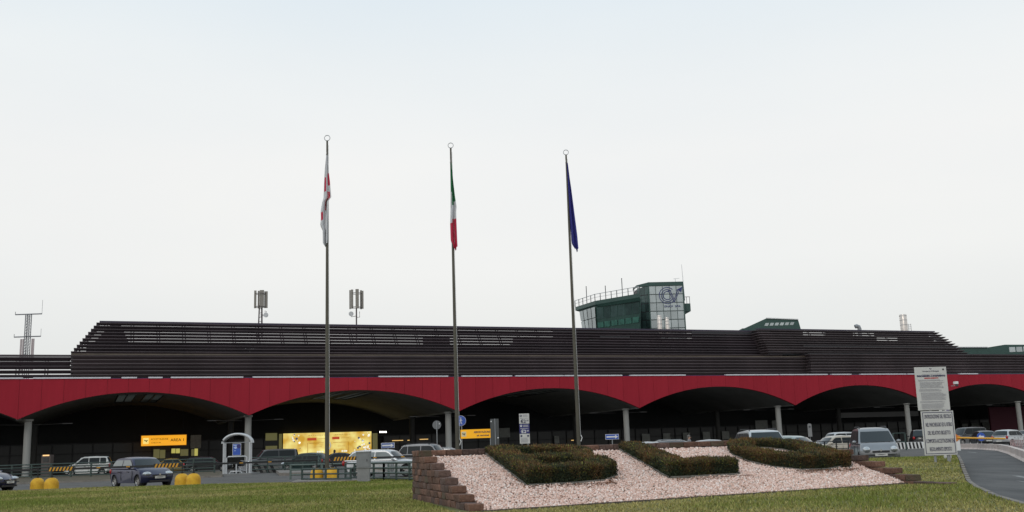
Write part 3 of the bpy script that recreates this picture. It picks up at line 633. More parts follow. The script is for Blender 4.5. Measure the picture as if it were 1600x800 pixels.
# left face: glazed, dark, splayed toward the cab
lx,ly=-6.4*.0-1.9,5.8
for i in range(3):
    for j in range(nzr):
        a0=i/3; a1=(i+1)/3; zt=ztop-.05-j*ch
        p=Vector((-.1+lx*a0,ly*a0*.35)); q=Vector((-.1+lx*a1,ly*a1*.35)); e=(q-p)*.04
        m=MB(); m.add([(*(p+e),zt-ch+.1),(*(q-e),zt-ch+.1),(*(q-e),zt-.05),(*(p+e),zt-.05)],[(1,0,3,2)]); m.obj('side_pane',TGLASS2,tw)
m=MB(); m.add([(-.1,.03,0),(-.1+lx,ly*.35+.03,0),(-.1+lx,D,0),(-.1,D,0),(-.1,.03,ztop),(-.1+lx,ly*.35+.03,ztop-.3),(-.1+lx,D,ztop-.3),(-.1,D,ztop)],[(1,0,4,5),(2,1,5,6),(5,4,7,6)]); m.obj('side_wall',FRAMEM,tw)
m=MB(); m.add([(-.05,-.16,ztop+.01),(-2.1,2.0,ztop+.01),(-2.1,D,ztop+.01),(-.05,D,ztop+.01),(-.05,-.16,ztop+.74),(-2.1,2.0,ztop+.5),(-2.1,D,ztop+.5),(-.05,D,ztop+.74)],[(1,0,4,5),(2,1,5,6),(5,4,7,6)]); m.obj('parapet_return',TGREEN,tw)
# cab to the left
def loc(px,py,Y=Yt): v=P3(px,py,Y)-Vector((c1.x,c1.y,0)); return Vector((v.x*math.cos(-R(4))-v.y*math.sin(-R(4)),v.x*math.sin(-R(4))+v.y*math.cos(-R(4)),v.z))
Bu=[loc(899,485,214),loc(930,475.5,205.5),loc(1000,465,197)]; zb_=sum(v.z for v in Bu)/3
Gt=[loc(907,487,213),loc(932,479,205.8),loc(1000,468,197.8)]; Gb=[loc(912,512,212.5),loc(934,512,206.8),loc(1000,512,199.2)]
for q in Gt: q.z=zb_-.25
zg=sum(v.z for v in Gb)/3
for q in Gb: q.z=zg
def cabq(i,u0,u1,v0,v1,off=0.):
    f_=lambda u,v: Gb[i].lerp(Gb[i+1],u).lerp(Gt[i].lerp(Gt[i+1],u),v)
    q=[f_(u0,v0),f_(u1,v0),f_(u1,v1),f_(u0,v1)]; nn=(q[1]-q[0]).cross(q[3]-q[0]).normalized(); 
    if nn.y>0: nn=-nn
    return [p+nn*off for p in q],nn
def slab(mb,q,nn,th): mb.add([p for p in q]+[p-nn*th for p in q],[(0,1,2,3),(7,6,5,4),(0,4,5,1),(1,5,6,2),(2,6,7,3),(3,7,4,0)])
m=MB()
for i in (0,1): q,nn=cabq(i,0,1,-1.5,1,0); slab(m,q,nn,.3)
m.obj('cab_shell',TGREEN,tw)
for k in range(4):
    for v0,v1 in ((.02,.48),(.51,.97)): m=MB(); q,nn=cabq(0,k/4+.02,(k+1)/4-.02,v0,v1,.35); slab(m,q,nn,.05); m.obj('cab_pane',TGLASS,tw)
for k in range(6):
    m=MB(); q,nn=cabq(1,k/6+.008,(k+1)/6-.008,.40,.90,.06); slab(m,q,nn,.05); m.obj('cab_pane',TGLASS2,tw)
    m=MB(); q,nn=cabq(1,k/6+.015,(k+1)/6-.015,.02,.26,.14); slab(m,q,nn,.05); m.obj('spandrel_panel',mat('spandrel_green',(.045,.14,.11),.3,var=.3,vscale=1.),tw)
Cc=Gt[2]+Vector((0,4,0)); m=MB(); Up=Vector((0,0,.75))
in_=[b_.lerp(Cc,.10)-Vector((0,0,.55)) for b_ in Bu]; Bu=[Vector((b_.x,b_.y,zb_)) for b_ in Bu]
T_=[b_+Up for b_ in Bu]; back=[Bu[0]+Vector((3,5,0)),Bu[2]+Vector((0,5,0))]
vs=in_+Bu+T_+[Cc+Up+Vector((0,3,0)),T_[0]+Vector((3,5,0))]
m.add(vs,[(0,1,4,3),(1,2,5,4),(3,4,7,6),(4,5,8,7),(6,7,8,9,10),(0,3,6,10)]); m.add([in_[0],in_[1],in_[2],Cc-Vector((0,0,.5))],[(0,1,2,3)]); m.obj('balcony',TGREEN,tw)
m=MB(); m.tube([v+Vector((0,0,1.35)) for v in T_],.06,6); m.obj('balcony_rail',LGREY,tw); m=MB(); m.tube([v+Vector((0,0,.7)) for v in T_],.035,6); m.obj('balcony_rail',LGREY,tw)
m=MB()
for a_,b_ in ((0,1),(1,2)): pass
for i,n_ in ((0,5),(1,8)):
    for k in range(n_+(i==1)):
        p=T_[i].lerp(T_[i+1],k/n_); tall=2.2 if (i,k) in ((0,3),(1,2),(1,5)) else 0; m=MB(); m.box(p.x-.07,p.x+.07,p.y-.05,p.y+.05,p.z,p.z+1.4+tall*(1 if i==0 or k==5 else .6)); m.obj('rail_post',DGREY,tw)
# right-hand small balcony and mast
m=MB(); m.box(W+.12,W+1.6,1,4,ztop-5.2,ztop-3.6); m.prism([(W+.12,ztop-6.0),(W+1.3,ztop-5.3),(W+.12,ztop-5.2)],1.2,3.8); m.obj('side_balcony',TGREEN,tw)
m=MB(); 
for x in (W+.4,W+.9,W+1.5): m.box(x-.04,x+.04,1,1.1,ztop-3.6,ztop-2.2)
m.box(W+.12,W+1.6,1,1.08,ztop-2.3,ztop-2.2); m.obj('balcony_rail',DGREY,tw)
m=MB(); m.tube([(W+.5,1,ztop-3),(W+.3,1,loc(1070,411).z)],.08,6,r1=.035); m.obj('mast',LGREY,tw)
m=MB(); m.tube([(W-1.2,1,ztop),(W-1.2,1,ztop+1.6)],.05,5); m.tube([(W-1.6,1,ztop+1.5),(W-.3,1,ztop+1.6)],.03,5); m.obj('aerial',LGREY,tw)
# logo: two nested C arcs and a double V with a small aircraft
LOGO=mat('logo_blue',(.035,.045,.16),.5); m=MB()
lc=loc(1043,461.5); cxl,czl=lc.x,lc.z
for r in (1.25,.92,.62):
    r*=1.32; pts=[(cxl+r*math.cos(R(a)),czl+r*math.sin(R(a))) for a in range(48,325,12)]; add_ribbon(m,pts,.14,-.13)
for k in (0,.34):
    add_ribbon(m,[(cxl+.2+k*1.1,czl+1.15),(cxl+1.35,czl-1.35+k*1.5),(cxl+2.6-k*1.1,czl+1.15)],.14,-.13)
m.prism([(cxl+1.7,czl+1.0),(cxl+3.2,czl+1.75),(cxl+2.85,czl+.55),(cxl+2.5,czl+1.0)],-.13,-.126); m.obj('logo',LOGO,tw)
text('ENAV  SPA',.55,tw,(loc(1051,478.5).x,-.13,loc(1051,478.5).z),LOGO,width=3.3,bold=.01)

# ------------------------------------------------------------------ roof objects beyond
def cyl_thing(name,label,cat,px,py0,py1,w,Y,m_,group=None,cap=True):
    p=at(px,py0,Y); q=at(px,py1,Y); r=w/F*Y/2; t=thing(name,label,cat,(p.x,p.y,q.z),0,group); h=p.z-q.z
    m=MB(); m.lathe([(r,-1.5),(r,h*.97),(r*.92,h),(.001,h+.02)],n=18); m.obj('flue',m_,t,smooth=True)
    m=MB(); 
    for k in (.3,.62,.9): m.lathe([(r*1.04,h*k-.04),(r*1.04,h*k+.04)],n=18)
    m.obj('seam_band',STEEL,t); return t
CHIM=mat('chimney_metal',(.66,.60,.55),.35,metal=.5,var=.1)
cyl_thing('chimney','taller of the two pale flues in front of the tower glazing','flue',1030,493,512,7,150,CHIM,'pale metal flues')
cyl_thing('chimney','shorter of the two pale flues in front of the tower glazing','flue',1042,496,512,6,150,CHIM,'pale metal flues')
t=cyl_thing('chimney','tall metal flue with ladder standing alone at right above the louvres','flue',1410.5,491.5,515,11,182,CHIM,'pale metal flues')
m=MB(); 
for x in (.8,1.25): m.tube([(x,0,-1.2),(x,0,1.0)],.035,5)
for k in range(6): m.tube([(.8,0,-1+k*.36),(1.25,0,-1+k*.36)],.03,5)
m.obj('ladder',DGREY,t)
p=at(1340,513,172); t=thing('air_duct','bent grey air duct rising from the roof left of the tall flue','duct',tuple(p))
m=MB(); m.tube([(.3,0,-1.5),(.3,0,-.1),(.2,0,.25),(-.1,0,.38),(-.4,0,.28)],.34,12); m.obj('elbow',GREY,t,smooth=True)
m=MB(); m.lathe([(.38,-1.0),(.38,-.9)],(.3,0,0),12); m.obj('flange',STEEL,t)
p=at(1478,541,184); t=thing('air_duct','fat grey duct curving down behind the right end of the louvres','duct',tuple(p))
m=MB(); m.tube([(-3.5,0,-.1),(-1,0,-.05),(.6,0,-.2),(1.6,0,-.8),(1.9,0,-1.8)],.55,12); m.obj('pipe',GREY,t,smooth=True)
m=MB(); m.tube([(-1.05,0,-.05),(-.9,0,-.05)],.60,12); m.obj('flange',STEEL,t)
# green roof lanterns
def lantern(label,pxs,Y,zlow=None):
    pts=[at(x,y,Y) for x,y in pxs]; c=pts[0]; t=thing('roof_lantern',label,'roof lantern',(c.x,c.y,0))
    lo=min(p.z for p in pts); poly=[(p.x-c.x,p.z) for p in pts]; m=MB(); m.prism([(poly[0][0],lo-3),(poly[-1][0],lo-3)]+poly[::-1],0,5); m.obj('body',TGREEN,t); return t,poly
t,po=lantern('dark green sloping roof lantern just right of the control tower',[(1160,513),(1163,513),(1197,497.5),(1247,499.5),(1251,513)],172)
for i in range(6):
    x0=po[2][0]-.4+i*.85; m=MB(); m.prism([(x0,po[2][1]-1.25),(x0+.6,po[2][1]-1.27),(x0+.85,po[2][1]-.8),(x0+.25,po[2][1]-.78)],-.05,-.01); m.obj('pane',TGLASS,t)
m=MB(); m.prism([(po[2][0],po[2][1]-.02),(po[3][0],po[3][1]-.02),(po[3][0],po[3][1]+.12),(po[2][0],po[2][1]+.12)],-.2,.1); m.obj('eaves',WHT,t)
t,po=lantern('long dark green roof lantern at the right edge of the roof',[(1480,550),(1484,543),(1542,543),(1570,538.5),(1640,538.5),(1642,550)],190)
for i in range(4): m=MB(); x0=po[3][0]+.7+i*1.3; m.box(x0,x0+1.1,-.05,-.01,po[3][1]-1.4,po[3][1]-.5); m.obj('pane',TGLASS,t)
m=MB(); m.prism([(po[1][0],po[1][1]-.02),(po[2][0],po[2][1]-.02),(po[2][0],po[2][1]+.12),(po[1][0],po[1][1]+.12)],-.3,0); m.obj('eaves',LGREY,t)
# phone masts
def panel_mast(label,px,Y,ytop,ybot,kind):
    p=at(px,ybot,Y); zt=at(px,ytop,Y).z-p.z; t=thing('antenna_mast',label,'mast',tuple(p),0,'phone masts behind the roof')
    k=Y/F; AN=mat('antenna_panel',(.24,.22,.19),.6,var=.1); PO=mat('mast_steel',(.10,.08,.08),.6)
    m=MB()
    if kind: 
        m.tube([(-.9*k*4,0,-3),(-.5*k*4,0,zt*.55)],k*1.1,6); m.tube([(k*2.5,0,-3),(k*1.5,0,zt)],k*1.3,6)
        for j in range(5): z=-.6+j*zt*.13; m.tube([(-k*3,0,z),(k*2.4,0,z+.25)],.05,5)
    else: m.tube([(0,0,-3),(0,0,zt)],k*1.2,6)
    m.obj('pole',PO,t)
    rr=k*9
    for zz in (zt*.5,zt*.9): m=MB(); m.tube([(rr*math.cos(a)*.9,rr*math.sin(a)*.9,zz+(0)) for a in np.linspace(0,2*PI,13)],.06,5); m.obj('ring_bracket',PO,t)
    xs_=[(-8.3,-2,3.2),(-4,2,2.2),(2.5,-4,6.5),(8.2,0,5.0)] if kind else [(-10,0,2),(-6,-5,3.4),(2.5,-8,5),(6.5,5,2.6),(10,0,2.4)]
    for x,y,wd in xs_:
        m=MB(); m.box(k*(x-wd/2),k*(x+wd/2),k*y-.1,k*y+.15,zt*.46,zt*(1.0 if x<8 else .97)); m.obj('panel_antenna',AN,t)
    sx1=k*(9 if kind else -8); m=MB(); 
    m.lathe([(.001,-.12),(k*3.6,-.12),(k*3.8,.05),(k*3.2,.15)],(sx1,-.3,zt*(.24 if kind else .32)),14,'y'); m.obj('dish',LGREY,t)
    m=MB(); m.tube([(0,0,zt*.26),(sx1,0,zt*.24),(sx1,0,zt*.36)],.06,5); m.tube([(0,0,zt*.22),(k*5*(1 if not kind else 1.4),0,zt*.22),(k*5*(1 if not kind else 1.4),0,zt*.38)],.06,5); m.obj('side_arm',PO,t)
panel_mast('wide phone mast with paired poles and panel antennas, behind the roof at left',407,190,454,505,True)
panel_mast('slim phone mast with ring of antennas and a round dish, right of the first flagpole',557,190,453,508,False)
# lattice radio mast
Y=175; p=at(41,560,Y); k=Y/F; t=thing('lattice_mast','white lattice radio mast with two long cross arms at the far left','mast',tuple(p)); zt=at(43,491,Y).z-p.z
m=MB(); hw=k*3.2
for sx1 in (-1,1):
    for sy in (-1,1): m.tube([(sx1*hw,sy*hw,-4),(sx1*hw,sy*hw,zt)],.08,5)
m.obj('mast_leg',mat('mast_zinc',(.24,.24,.25),.5,metal=.2),t); m=MB()
nb=15
for j in range(nb):
    z=zt*j/nb; z2=zt*(j+1)/nb
    for sy in (-1,1): m.tube([(-hw,sy*hw,z),(hw,sy*hw,z2)],.035,4); m.tube([(hw,sy*hw,z),(-hw,sy*hw,z2)],.03,4)
    m.tube([(-hw,-hw,z),(-hw,hw,z2)],.03,4)
m.obj('lattice',mat('mast_zinc',(.24,.24,.25),.5,metal=.2),t)
for zz in (zt,zt*.49):
    m=MB(); m.tube([(-k*21,0,zz),(k*21,0,zz)],.11,6); m.tube([(-k*21,0,zz),(-k*21,0,zz+.5)],.05,5); m.tube([(k*21,0,zz),(k*21,0,zz+(2.4 if zz==zt else 1.3))],.03,5); m.obj('cross_arm',mat('mast_zinc',(.24,.24,.25),.5,metal=.2),t)
for x in (-9.5,-6,8,10): m=MB(); m.box(k*x-.12,k*x+.12,-.1,.1,-2,zt*.44); m.obj('panel_antenna',mat('mast_pink',(.45,.38,.38),.6),t)
p=at(390,557,118); t=thing('roof_lamp','small white T-shaped lamp standing on the roof ledge','lamp',tuple(p)); m=MB(); m.tube([(0,0,-.3),(0,0,.85)],.035,5); m.obj('pole',LGREY,t); m=MB(); m.box(-.5,.5,-.08,.08,.8,.87); m.box(-.5,-.42,-.08,.08,.87,1.0); m.obj('lamp_head',LGREY,t)

# ------------------------------------------------------------------ flagpoles
POLE=mat('pole_metal',(.085,.078,.058),.5,metal=.3,var=.15,vscale=.7)
FCLR=[mat('cloth_white',(.60,.60,.62),.8),mat('cloth_red',(.50,.02,.06),.8),mat('cloth_green',(.02,.16,.06),.8),mat('cloth_blue',(.03,.03,.22),.8)]
def flagpole(label,flab,px,Y,topy,basepx,flag,y0,y1,outl,colf):
    b=gnd(*basepx) if basepx else None
    top=at(px,topy,Y); base=Vector((top.x,top.y,0)) if b is None else Vector((b.x,b.y,0)); top=Vector((base.x,base.y,top.z))
    t=thing('flagpole',label,'flagpole',tuple(base),0,'flagpoles behind the planter'); H=top.z
    m=MB(); m.tube([(0,0,0),(0,0,H*.5),(0,0,H-.35)],.115,12,r1=.05); m.lathe([(.2,0),(.2,.04),(.13,.12)],n=12); m.obj('pole',POLE,t,smooth=True)
    m=MB(); r=.15; m.tube([(r*math.cos(a),0,H-.2+r*math.sin(a)) for a in np.linspace(0,2*PI,17)],.02,6,cap=False); m.obj('ring_finial',STEEL,t)
    m=MB(); m.tube([(.13,-.03,1.9),(.10,-.02,H*.5),(.07,0,H-.6)],.008,4); m.tube([(.14,-.03,1.9),(.20,-.05,1.75),(.12,-.03,1.55)],.025,6); m.obj('halyard',WHT,t)
    # limp flag: corrugated cloth with its own outline, real folds in depth
    k=Y/F; zz0=at(px,y0,Y).z; zz1=at(px,y1,Y).z
    nv=44; nu=26; vs=[]; 
    for i in range(nv+1):
        v=i/nv; 
        a_=np.interp(v,[q[0] for q in outl],[q[1] for q in outl])*k; c_=np.interp(v,[q[0] for q in outl],[q[2] for q in outl])*k
        for j in range(nu+1):
            u=j/nu; x=a_+(c_-a_)*u+.012*math.sin(u*23+v*5); y=-.09+.10*math.sin(u*PI*3.3+v*2.2)*min(1,.25+v*1.4)
            z=zz0+(zz1-zz0)*v
            if i>nv-4: z+=.10*math.sin(u*7+1)*(i-nv+4)/4
            vs.append((x,y,z))
    m=MB()
    for i in range(nv):
        for j in range(nu):
            m.mi=colf((j+.5)/nu,(i+.5)/nv); m.add([],[]); 
    m=MB(); m.v=[tuple(q) for q in vs]
    for i in range(nv):
        for j in range(nu): m.f.append((i*(nu+1)+j,i*(nu+1)+j+1,(i+1)*(nu+1)+j+1,(i+1)*(nu+1)+j)); m.m.append(colf((j+.5)/nu,(i+.5)/nv))
    fl=thing('flag',flab,'flag',(base.x,base.y,0),0,'limp flags on the poles')
    m.obj('cloth',FCLR,fl,smooth=True,ang=80)
    m=MB(); m.tube([(-.06,-.03,zz0),(.0,-.03,zz0+.35)],.012,5); m.obj('toggle',WHT,fl)
    return t
def c1f(u,v):
    if .20<v<.34 and u>.62: return 1
    if .26<v<.40 and .1<u<.42: return 1
    if .40<v<.62 and .50<u<.86 and (v<.56 or u>.6): return 1
    if .64<v<.72 and .05<u<.40: return 1
    return 0
def c2f(u,v):
    if v<.50-.0*u: return 0 if (u<.30 and v>.34) or (u>.55 and v>.46) else 2
    if v<.70: return 0 if v<.66+.05*(u<.4) or u<.2 else 1
    return 1
def c3f(u,v): return 3
flagpole('tallest looking grey flagpole at left, carrying the white and red flag','limp white flag with red cross patches hanging from the left pole',510,52.7,210,(511,751),0,243,383,[(0,-1,1),(.15,-3.5,3),(.30,-5,5.5),(.48,-6,7.5),(.52,-8,2.5),(.62,-10.5,2),(.70,-10,1.5),(.78,-11,1.2),(.84,-7,1.2),(1,-6.5,1)],c1f)
flagpole('middle grey flagpole carrying the green, white and red flag','limp green, white and red tricolour hanging from the middle pole',704,56.5,222,None,0,255,389,[(0,-.5,.8),(.2,-1.5,3.2),(.4,-2,5.5),(.52,-2.5,7.5),(.58,-2.8,6.5),(.70,-3.5,6.5),(.9,-3,7),(1,.5,7.5)],c2f)
flagpole('right-hand grey flagpole carrying the plain blue flag','limp dark blue flag hanging from the right pole',884,58.5,233,None,0,255,392,[(0,.5,2),(.3,.5,6),(.6,1,9),(.85,2.5,12),(.93,3.5,12.5),(1,8,13)],c3f)

# ------------------------------------------------------------------ cars
GL=mat('car_glass',(.020,.026,.028),.06,spec=.5); GLL=mat('car_glass_daylight',(.20,.22,.215),.10,spec=.6); GLS=mat('car_side_glass',(.020,.024,.026),.35,spec=.12); RUB=mat('tyre_rubber',(.018,.018,.019),.85); PLA=mat('car_plastic',(.022,.022,.024),.6)  # GLL: daylight seen through the windows is put into the glass colour
CHR=mat('alloy',(.45,.44,.43),.3,metal=.8); LENS=mat('lamp_lens',(.40,.42,.43),.15,spec=.8,metal=.55,c2=(.62,.64,.65),vscale=9); TAIL=mat('tail_lens',(.35,.015,.015),.2); AMB=mat('amber_lens',(.7,.22,.02),.3)
def paint(name,c,metal=.35,rough=.28): return mat('paint_'+name,c,rough,metal=metal,coat=.3,var=.03)
_wm={}
def wheel_meshes(r,w):
    key=(round(r,2),round(w,2))
    if key in _wm: return _wm[key]
    m=MB(); m.lathe([(r*.66,-w/2),(r*.93,-w/2),(r,-w*.36),(r,w*.36),(r*.93,w/2),(r*.66,w/2)],n=28,axis='y'); ty=m.mesh('tyre',RUB,True,50)
    m=MB(); m.lathe([(r*.66,-w/2+.0),(r*.62,-w/2+.02),(r*.60,-w*.2)],n=28,axis='y')
    for k in range(7):
        a=2*PI*k/7; c,s=math.cos(a),math.sin(a); 
        q=[(r*.08,-.035),(r*.62,-.028),(r*.62,.028),(r*.08,.035)]
        m.add([(x*c-y*s,-w/2+.03,x*s+y*c) for x,y in q]+[(x*c-y*s,-w/2+.055,x*s+y*c) for x,y in q],[(0,1,2,3),(4,7,6,5),(0,4,5,1),(1,5,6,2),(2,6,7,3)])
    m.lathe([(.001,-w/2+.02),(r*.16,-w/2+.025),(r*.16,-w/2+.07)],n=12,axis='y'); ri=m.mesh('rim',CHR,True)
    m=MB(); m.lathe([(.001,-w*.08),(r*.58,-w*.08),(r*.58,w*.2)],n=16,axis='y'); hb=m.mesh('hub',PLA)
    _wm[key]=(ty,ri,hb); return _wm[key]
SP=dict( # L,W,H, belt z, hood z at screen, nose z, x: screen base, roof front, roof rear, tail base(glass), front axle, rear axle, wheel r
 hatch=dict(L=3.85,W=1.66,H=1.49,belt=.93,hood=.96,nose=.66,xs=.95,rf=.22,rr=-1.42,tb=-1.80,fa=1.24,ra=-1.22,r=.31),
 sedan=dict(L=4.3,W=1.72,H=1.43,belt=.90,hood=.92,nose=.64,xs=.85,rf=.15,rr=-1.05,tb=-1.65,fa=1.35,ra=-1.30,r=.31,trunk=.95),
 wagon=dict(L=4.55,W=1.74,H=1.48,belt=.91,hood=.93,nose=.66,xs=.98,rf=.28,rr=-1.70,tb=-2.15,fa=1.42,ra=-1.33,r=.32),
 suv=dict(L=4.5,W=1.85,H=1.78,belt=1.10,hood=1.12,nose=.86,xs=.95,rf=.30,rr=-1.65,tb=-2.1,fa=1.40,ra=-1.30,r=.37),
 mpv=dict(L=3.9,W=1.69,H=1.70,belt=1.00,hood=1.03,nose=.72,xs=1.22,rf=.35,rr=-1.55,tb=-1.85,fa=1.30,ra=-1.20,r=.30),
 van=dict(L=4.7,W=1.85,H=1.95,belt=1.12,hood=1.12,nose=.85,xs=1.45,rf=.65,rr=-2.10,tb=-2.28,fa=1.55,ra=-1.45,r=.33),
 pickup=dict(L=4.6,W=1.85,H=1.80,belt=1.12,hood=1.12,nose=.92,xs=.80,rf=.15,rr=-1.75,tb=-2.2,fa=1.42,ra=-1.35,r=.38))
def car(kind,label,loc,yaw,pnt,glass=None,rails=False,group='cars parked along the terminal',win=3,sc_=1.,cat='car',lights=True,lower=None,name='parked_car'):
    S=SP[kind]; L,W,H=S['L'],S['W'],S['H']; hw=W/2; glass=glass or GL
    root=thing(name,label,cat,loc,yaw,group)
    xf=L/2; xr=-L/2; r=S['r']; fa,ra=S['fa'],S['ra']; ra_=r*1.15; belt=S['belt']
    trunk=S.get('trunk')
    # side profile, counter-clockwise seen from -y : bottom from rear to front, then over the top to the rear
    prof=[(xr+.06,.42),(xr+.14,.27)]; dark=set()
    def arch(c):
        pts=[]; a0=math.asin(min(1,(.27-r)/ra_)) if r>.27 else 0
        for k in range(9):
            a=PI-a0*1-(PI-2*a0)*k/8 if False else PI+(-a0) - (PI-2*a0)*k/8
            pts.append((c+ra_*math.cos(a),max(.24,r+ra_*math.sin(a))))
        return pts
    for c in (ra,fa):
        prof+= [(c-ra_-.03,.24)]+arch(c)+[(c+ra_+.03,.24)]
    nb=len(prof)
    prof+=[(xf-.16,.25),(xf-.04,.36),(xf,.50),(xf-.04,S['nose']-.03),(xf-.16,S['nose']+.04)]
    hx=S['xs']
    for f_ in (.25,.5,.75): prof.append((xf-.16+(hx+.05-xf+.16)*f_,S['nose']+.04+(S['hood']-S['nose']-.04)*(1-(1-f_)**1.9)))
    prof+=[(hx+.05,S['hood'])]
    if trunk: prof+=[(hx-.3,belt+.01),(S['tb']+.1,belt+.02),(S['tb']-.05,trunk),(xr+.14,trunk-.03),(xr+.03,trunk-.14),(xr,.62)]
    else: prof+=[(hx-.3,belt+.01),(0,belt+.02),(S['tb']+.15,belt+.05),(S['tb'],belt+.03),(xr+.05,belt-.10),(xr+.01,.62)]
    fr=[-1,-.985,-.93,-.8,-.45,0,.45,.8,.93,.985,1]
    vs=[]; n=len(prof)
    for f_ in fr:
        e=abs(f_)
        for i,(x,z) in enumerate(prof):
            kx=.07*e**3.5+ (.02 if e==1 else 0); xx=x*(1-kx) if abs(x)>L*.36 else x
            if abs(x)>L*.36: xx=math.copysign(L*.36+(abs(x)-L*.36)*(1-.55*e**3.2),x)
            zz=z
            if i>=nb and z>.7: zz=z-(.06*e**4)-(.05 if e>=.985 else 0)-(.05 if e==1 else 0)
            if e==1 and z<.30 and i<nb: zz=z
            yy=f_*hw*(1.0 if e<1 else .985)
            if e>.9: yy=math.copysign(hw*(e-.0)-(.05*max(0,abs(z-.62)/.4)**2),f_)
            vs.append((xx,yy,zz))
    m=MB(); m.v=vs; k=len(fr)
    for j in range(k-1):
        for i in range(n):
            i2=(i+1)%n; m.f.append((j*n+i,j*n+i2,(j+1)*n+i2,(j+1)*n+i)[::-1]); m.m.append(1 if i<nb-0 else 0)
    m.f.append(tuple(range(n))); m.m.append(0); m.f.append(tuple((k-1)*n+i for i in range(n-1,-1,-1))); m.m.append(0)
    m.obj('body',[pnt,PLA],root,smooth=True,ang=38)
    # cabin
    hb=hw*.955; hr=hw*.74; zb=belt-.04; zt=H
    cp=[(S['xs']+.02,S['hood']-.05),(S['rf']+.18,zt-.115),(S['rf']-.05,zt-.035),((S['rf']+S['rr'])/2,zt),(S['rr']+.1,zt-.045),(S['rr']-.05,zt-.11),(S['tb']-.02,zb+.03)]
    def cs(f_,x,z,off=0.):
        v=min(1,max(0,(z-zb)/(zt-zb))); h=hb+(hr-hb)*v**1.35; y=f_*(h+off)
        xm=(S['xs']+S['tb'])/2; bul=.11*(1-f_*f_); 
        d=(x-xm)/((S['xs']-S['tb'])/2); xx=x+ (bul*d if abs(d)>.45 else 0)-(.10*d*f_**4 if abs(d)>.45 else 0); zz=z-(.045*f_**4 if z>zt-.13 else 0)
        return (xx,y,zz)
    fr2=[-1,-.93,-.75,-.4,0,.4,.75,.93,1]; m=MB(); n=len(cp); k=len(fr2); m.v=[cs(f_,x,z) for f_ in fr2 for x,z in cp]
    for j in range(k-1):
        for i in range(n-1): m.f.append((j*n+i,j*n+i+1,(j+1)*n+i+1,(j+1)*n+i)[::-1]); m.m.append(0)
    m.f.append(tuple(range(n-1,-1,-1))[::-1]); m.m.append(0); m.f.append(tuple((k-1)*n+i for i in range(n-1,-1,-1))); m.m.append(0)
    m.obj('cabin',pnt,root,smooth=True,ang=30)
    # screens
    def screen_(nm,A_,B_,a0,a1,dx):
        mm=MB(); ff=[-.90,-.6,-.3,0,.3,.6,.90]; q=[]
        for tt in (a0,(a0+a1)/2,a1):
            x=A_[0]+(B_[0]-A_[0])*tt; z=A_[1]+(B_[1]-A_[1])*tt
            q+= [Vector(cs(f_*(1-.02*tt),x,z))+Vector((dx,0,.010)) for f_ in ff]
        nf=len(ff)
        for j in range(2):
            for i in range(nf-1): mm.f.append((j*nf+i,j*nf+i+1,(j+1)*nf+i+1,(j+1)*nf+i)); mm.m.append(0)
        mm.v=[tuple(v) for v in q]; return mm.obj(nm,glass if nm!='windscreen' else GL,root,smooth=True)
    screen_('windscreen',cp[0],cp[1],.10,.86 if kind=='mpv' else .95,.014); screen_('rear_window',cp[6],cp[5],.12,.97,-.014)
    # side windows
    def lerp_top(x):  # roof line height at x
        xs_=[c[0] for c in cp][::-1]; zs_=[c[1] for c in cp][::-1]; return float(np.interp(x,xs_,zs_))
    x0=S['tb']+.22; x1=S['xs']-.22; 
    cuts={3:[x0,x0+(x1-x0)*.22,x0+(x1-x0)*.58,x1],2:[x0,x0+(x1-x0)*.47,x1]}[win]
    for sg in (-1,1):
        for i in range(len(cuts)-1):
            a_,b_=cuts[i]+.03,cuts[i+1]-.03; zl_=belt+.045; pts=[(a_,zl_),(b_,zl_)]
            for q in (1,.8,.6,.4,.2,0): x=a_+(b_-a_)*q; pts.append((x,max(zl_+.02,min(zt-.15,lerp_top(x)-.10))))
            mm=MB(); q=[cs(sg,x,z,.008) for x,z in pts]; q=[(p[0],p[1],z) for p,(x,z) in zip(q,pts)]
            f_=list(range(len(q))); mm.add(q,[tuple(f_) if sg<0 else tuple(f_[::-1])]); mm.obj('side_window',glass if glass is not GL else GLS,root)
        mm=MB(); mm.ell((S['xs']-.30,sg*(hb+.14),belt+.06),(.07,.10,.075)); mm.obj('mirror',pnt,root,smooth=True)
        for xx in (.12,-.85):
            mm=MB(); mm.box(xx,xx+.16,sg*(hw-.004)-.015,sg*(hw-.004)+.015,belt-.17,belt-.14); mm.obj('door_handle',PLA,root)
        for xx in (cuts[-2],cuts[-1]-.05):
            mm=MB(); y=sg*(hw-.006); mm.box(xx-.006,xx+.006,y-.006,y+.012,.36,belt-.10); mm.obj('door_gap',BLK,root)
        if rails: 
            mm=MB(); yy=sg*hr*.93; mm.tube([(S['rf']-.1,yy,zt-.06),(S['rf']-.25,yy,zt+.02),(S['rr']+.4,yy,zt+.03),(S['rr']+.15,yy,zt-.06)],.025,6); mm.obj('roof_rail',PLA if kind in('mpv','suv') else CHR,root)
    # lamps, plates, grille
    if lights:
        for sg in (-1,1):
            hx_,hy_,hz_=dict(mpv=(.30,.175,.145),hatch=(.22,.21,.11),van=(.2,.2,.14),suv=(.2,.2,.13)).get(kind,(.18,.2,.10)); m=MB(); m.ell((xf-.24,sg*(hw-.28),S['nose']-.0),(hx_,hy_,hz_),12,8); h_=m.obj('headlight',LENS,root,smooth=True)
            m=MB(); m.ell((xr+.13,sg*(hw-.15),belt-.12),(.11,.12,.15),10,6); m.obj('tail_light',TAIL,root,smooth=True)
        m=MB(); m.box(xf-.06,xf+.004,-.36,.36,S['nose']-.13,S['nose']-.05); m.obj('grille',PLA,root)
        m=MB(); m.box(xf-.06,xf+.006,-.50,.50,.28,.36); m.obj('air_intake',PLA,root)
